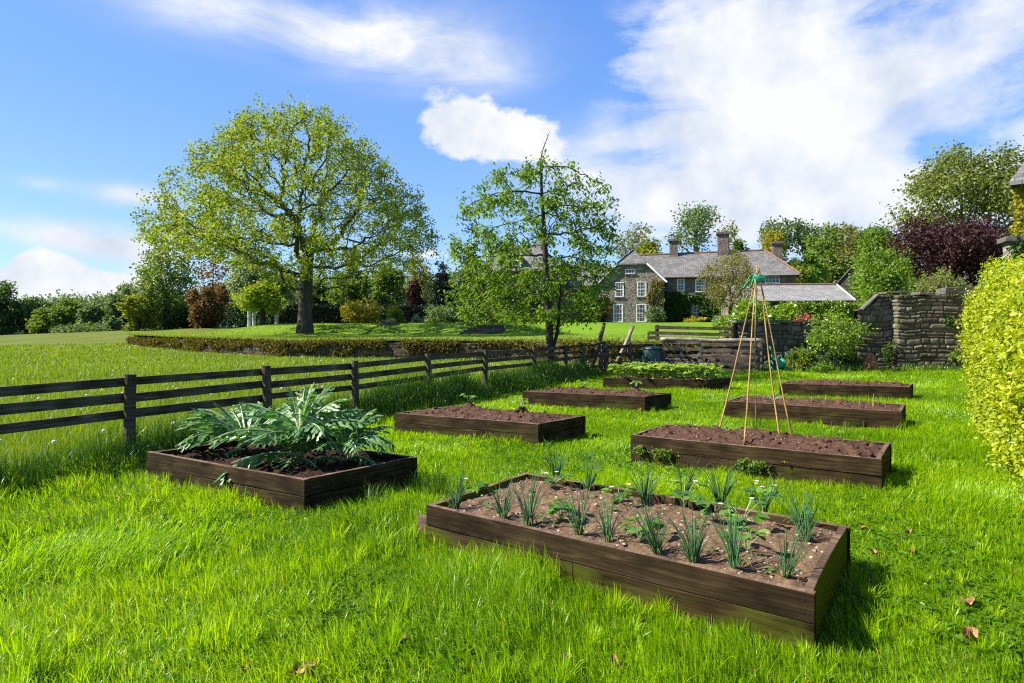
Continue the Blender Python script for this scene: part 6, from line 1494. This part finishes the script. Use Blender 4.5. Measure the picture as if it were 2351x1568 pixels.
# tufts at the wall foot, by the compost corner and the bed sides
for cx_, cy_, rx, ry, N_, L0 in [(2.5, 23.2, 1.6, .5, 1500, .32), (5.7, 24.6, .5, .3, 500, .3), (10.5, 25.6, 1.2, .3, 900, .28), (13, 25.2, 1.0, .4, 900, .3), (16.8, 25.7, 1.6, .2, 700, .25), (.9, 19.8, .5, .5, 900, .4), (-.15, 16.9, .35, .35, 900, .42), (-2.0, 13.0, .3, .5, 900, .5), (-2.5, 11.8, .3, .4, 900, .5), (-3.9, 7.9, .2, .25, 700, .45), (-.75, 6.05, .12, .14, 140, .30), (-1.2, 5.6, .1, .1, 90, .25), (6.1, 10.35, .5, .12, 500, .16)]:
    x = cx_+rx*r.normal(0, .6, N_); y = cy_+ry*r.normal(0, .6, N_); ok, e_ = mask_beds(x, y, .02); x, y = x[ok], y[ok]
    parts.append(blades(x, y, ground_z(x, y), L0*(.4+.8*r.random(len(x))), (.004+.0006*cy_)*(.6+.6*r.random(len(x))), r.random(len(x))*6.28, np.clip(.35+.25*r.normal(0, 1, len(x)), .03, 1), r.random(len(x)), r, 3))
V, F, a = join(parts); o = link('rough_grass', fastmesh('rough_grass', V, F, fattr=a), M['tallgrass']); tag(o, kind='stuff')
# meadow
parts = []
def in_lawn(x, y): return y > np.interp(x, WALL[1:12, 0], WALL[1:12, 1])-.1
for d0, d1, dens, L0, W0 in [(4.5, 9, 1500, .20, .007), (9, 16, 700, .21, .012), (16, 28, 300, .19, .022), (28, 48, 85, .16, .042), (48, 80, 26, .17, .075)]:
    n = int((d1**2-d0**2)*.65*dens); y = np.sqrt(d0*d0+(d1*d1-d0*d0)*r.random(n)); x = -y*.93+(y*1.25)*r.random(n)
    ok = (x < fence_x(y)-.05)&~in_lawn(x, y); x, y = x[ok], y[ok]; cl = fbm(x*.5, y*.5, 71); keep = r.random(len(x)) < .3+.9*cl; x, y, cl = x[keep], y[keep], cl[keep]
    L = L0*(.4+.9*r.random(len(x)))*(.6+.8*cl)
    rnd = np.clip(.35*fbm(x*.25, y*.25, 72)+.25*cl+.4*r.random(len(x)), 0, 1)
    parts.append(blades(x, y, ground_z(x, y), L, W0*(.6+.7*r.random(len(x))), r.random(len(x))*6.28, np.clip(.3+.25*r.normal(0, 1, len(x)), .03, 1), rnd, r, 2))
# grass fringe at the lawn edge above the retaining wall
Q, s = polyline(WALL[1:12], .05); n = 16000; i = r.integers(0, len(Q), n); x = Q[i, 0]*(1+.010*r.random(n)); y = Q[i, 1]*(1+.010*r.random(n))
parts.append(blades(x, y, lawn_z(x, y)+.02, (.08+.13*r.random(n))*(1+.5*sstep(1.5, 3.0, x)*sstep(5.5, 4.5, x)), np.full(n, .032), r.random(n)*6.28, np.clip(.5+.25*r.normal(0, 1, n), .05, 1), np.clip(.35+.6*r.random(n), 0, 1), r, 2))
V, F, a = join(parts); o = link('meadow_grass', fastmesh('meadow_grass', V, F, fattr=a), M['meadow']); tag(o, kind='stuff')
# short mown blades on the raised lawn
n = 120000; i = r.integers(0, len(Q), n); k_ = 1+1.0*r.random(n)**1.6*.9; x = Q[i, 0]*k_; y = Q[i, 1]*k_; ok = (y < 75)&(y > 27); x, y = x[ok], y[ok]
rnd = np.clip(.2+.45*fbm(x*.3, y*.3, 5)+.35*r.random(len(x)), 0, .92); d_ = y
V, F, a = blades(x, y, lawn_z(x, y)-.01, .05+.04*r.random(len(x)), .0010*d_, r.random(len(x))*6.28, np.full(len(x), .5), rnd, r, 2)
o = link('mown_grass', fastmesh('mown_grass', V, F, fattr=a), M['meadow']); tag(o, kind='stuff')

# dandelion clocks in the meadow
m = MB(); m.tube([(0, 0, -.02), (.01, 0, .13), (0, 0, .26)], .004, 4); stalk = m.mesh('stalk'); stalk.materials.append(M['strawberry'])
m = MB(); m.lathe((0, 0, .275), [(.006, -.028), (.022, -.018), (.028, 0), (.022, .018), (.006, .028)], 8); head_ = m.mesh('seed_head'); head_.materials.append(M['clock'])
r = np.random.default_rng(31); k = 0
while k < 120:
    y = 7.5+35*r.random()**1.3; x = -y*.82+r.random()*y*1.0
    if x > fence_x(y)-.3 or y > np.interp(x, WALL[1:12, 0], WALL[1:12, 1])-1: continue
    t = thing('dandelion', 'white dandelion clock standing in the meadow grass beyond the fence', 'dandelion', (x, y, float(ground_z(x, y))), 'dandelion clocks in the meadow')
    s_ = .75+.4*r.random(); s_ *= .8; t.scale = (s_, s_, s_)
    for nm, me in (('stalk', stalk), ('seed_head', head_)):
        o = bpy.data.objects.new(nm, me); COL.objects.link(o); o.parent = t
    k += 1
# dead leaves on the lawn
DL = [((1910, 1335), .08, 'largest curled dead leaf, lying on the lawn right of the mossy bed corner'), ((1895, 1160), .06, 'dead leaf above the largest one by the hedge side'), ((1420, 905), .045, 'small dead leaf just off the mossy end board'), ((1590, 790), .045, 'pale dead leaf between the mossy bed and the hedge'),
      ((1355, 770), .04, 'tiny dead leaf between the mossy bed and the cane bed'), ((1945, 600), .045, 'dead leaf in the grass near the hedge foot'), ((1610, 890), .04, 'small tan dead leaf on the open lawn by the mossy bed'), ((775, 1540), .05, 'dead leaf at the lower lawn edge under the mossy bed'), ((85, 1480), .06, 'dark dead leaf in the grass in front of the mossy bed')]
DL = [((1900+a/1.633, 1200+b/1.633), s_, l) for (a, b), s_, l in DL]
DL += [((1200+965/1.633, 1200+1445/1.633), .05, 'curled tan leaf in the grass below the middle of the mossy bed'), ((1200+110/1.633, 1200+1350/1.633), .05, 'brown leaf in the grass left of the mossy bed'), ((960, 2130), .09, 'big crumpled brown leaf at the bottom of the lawn'), ((775, 2120), .06, 'crumpled brown leaf left of the big one at the lawn bottom')]
for i, ((x, y), s_, lab) in enumerate(DL):
    r = np.random.default_rng(i); p = src(x, y, .04); s_ *= .7; u = np.linspace(-1, 1, 7); U, W_ = np.meshgrid(u, u, indexing='ij')
    wd = np.sqrt(np.maximum(0, 1-U**2))*.55*(1+.15*np.sin(U*9)); X = U*s_; Y = W_*wd*s_; Z = s_*(.75*W_**2*.6+.3*U**2+.28*np.sin(U*4+W_*3.5+i)+.12*np.sin(U*9-W_*7))
    a = r.random()*6.28; Vx = np.stack([X*math.cos(a)-Y*math.sin(a), X*math.sin(a)+Y*math.cos(a), Z], -1).reshape(-1, 3)
    j = np.arange(49).reshape(7, 7); F = np.stack([j[:-1, :-1], j[1:, :-1], j[1:, 1:], j[:-1, 1:]], -1).reshape(-1, 4)
    o = link('dead_leaf', fastmesh('dead_leaf', Vx, F), M['deadleaf'], None, True); o.location = p; tag(o, lab, 'leaf', 'dead leaves on the lawn')
print('oak tips', n_oak, 'cherry', n_ch)
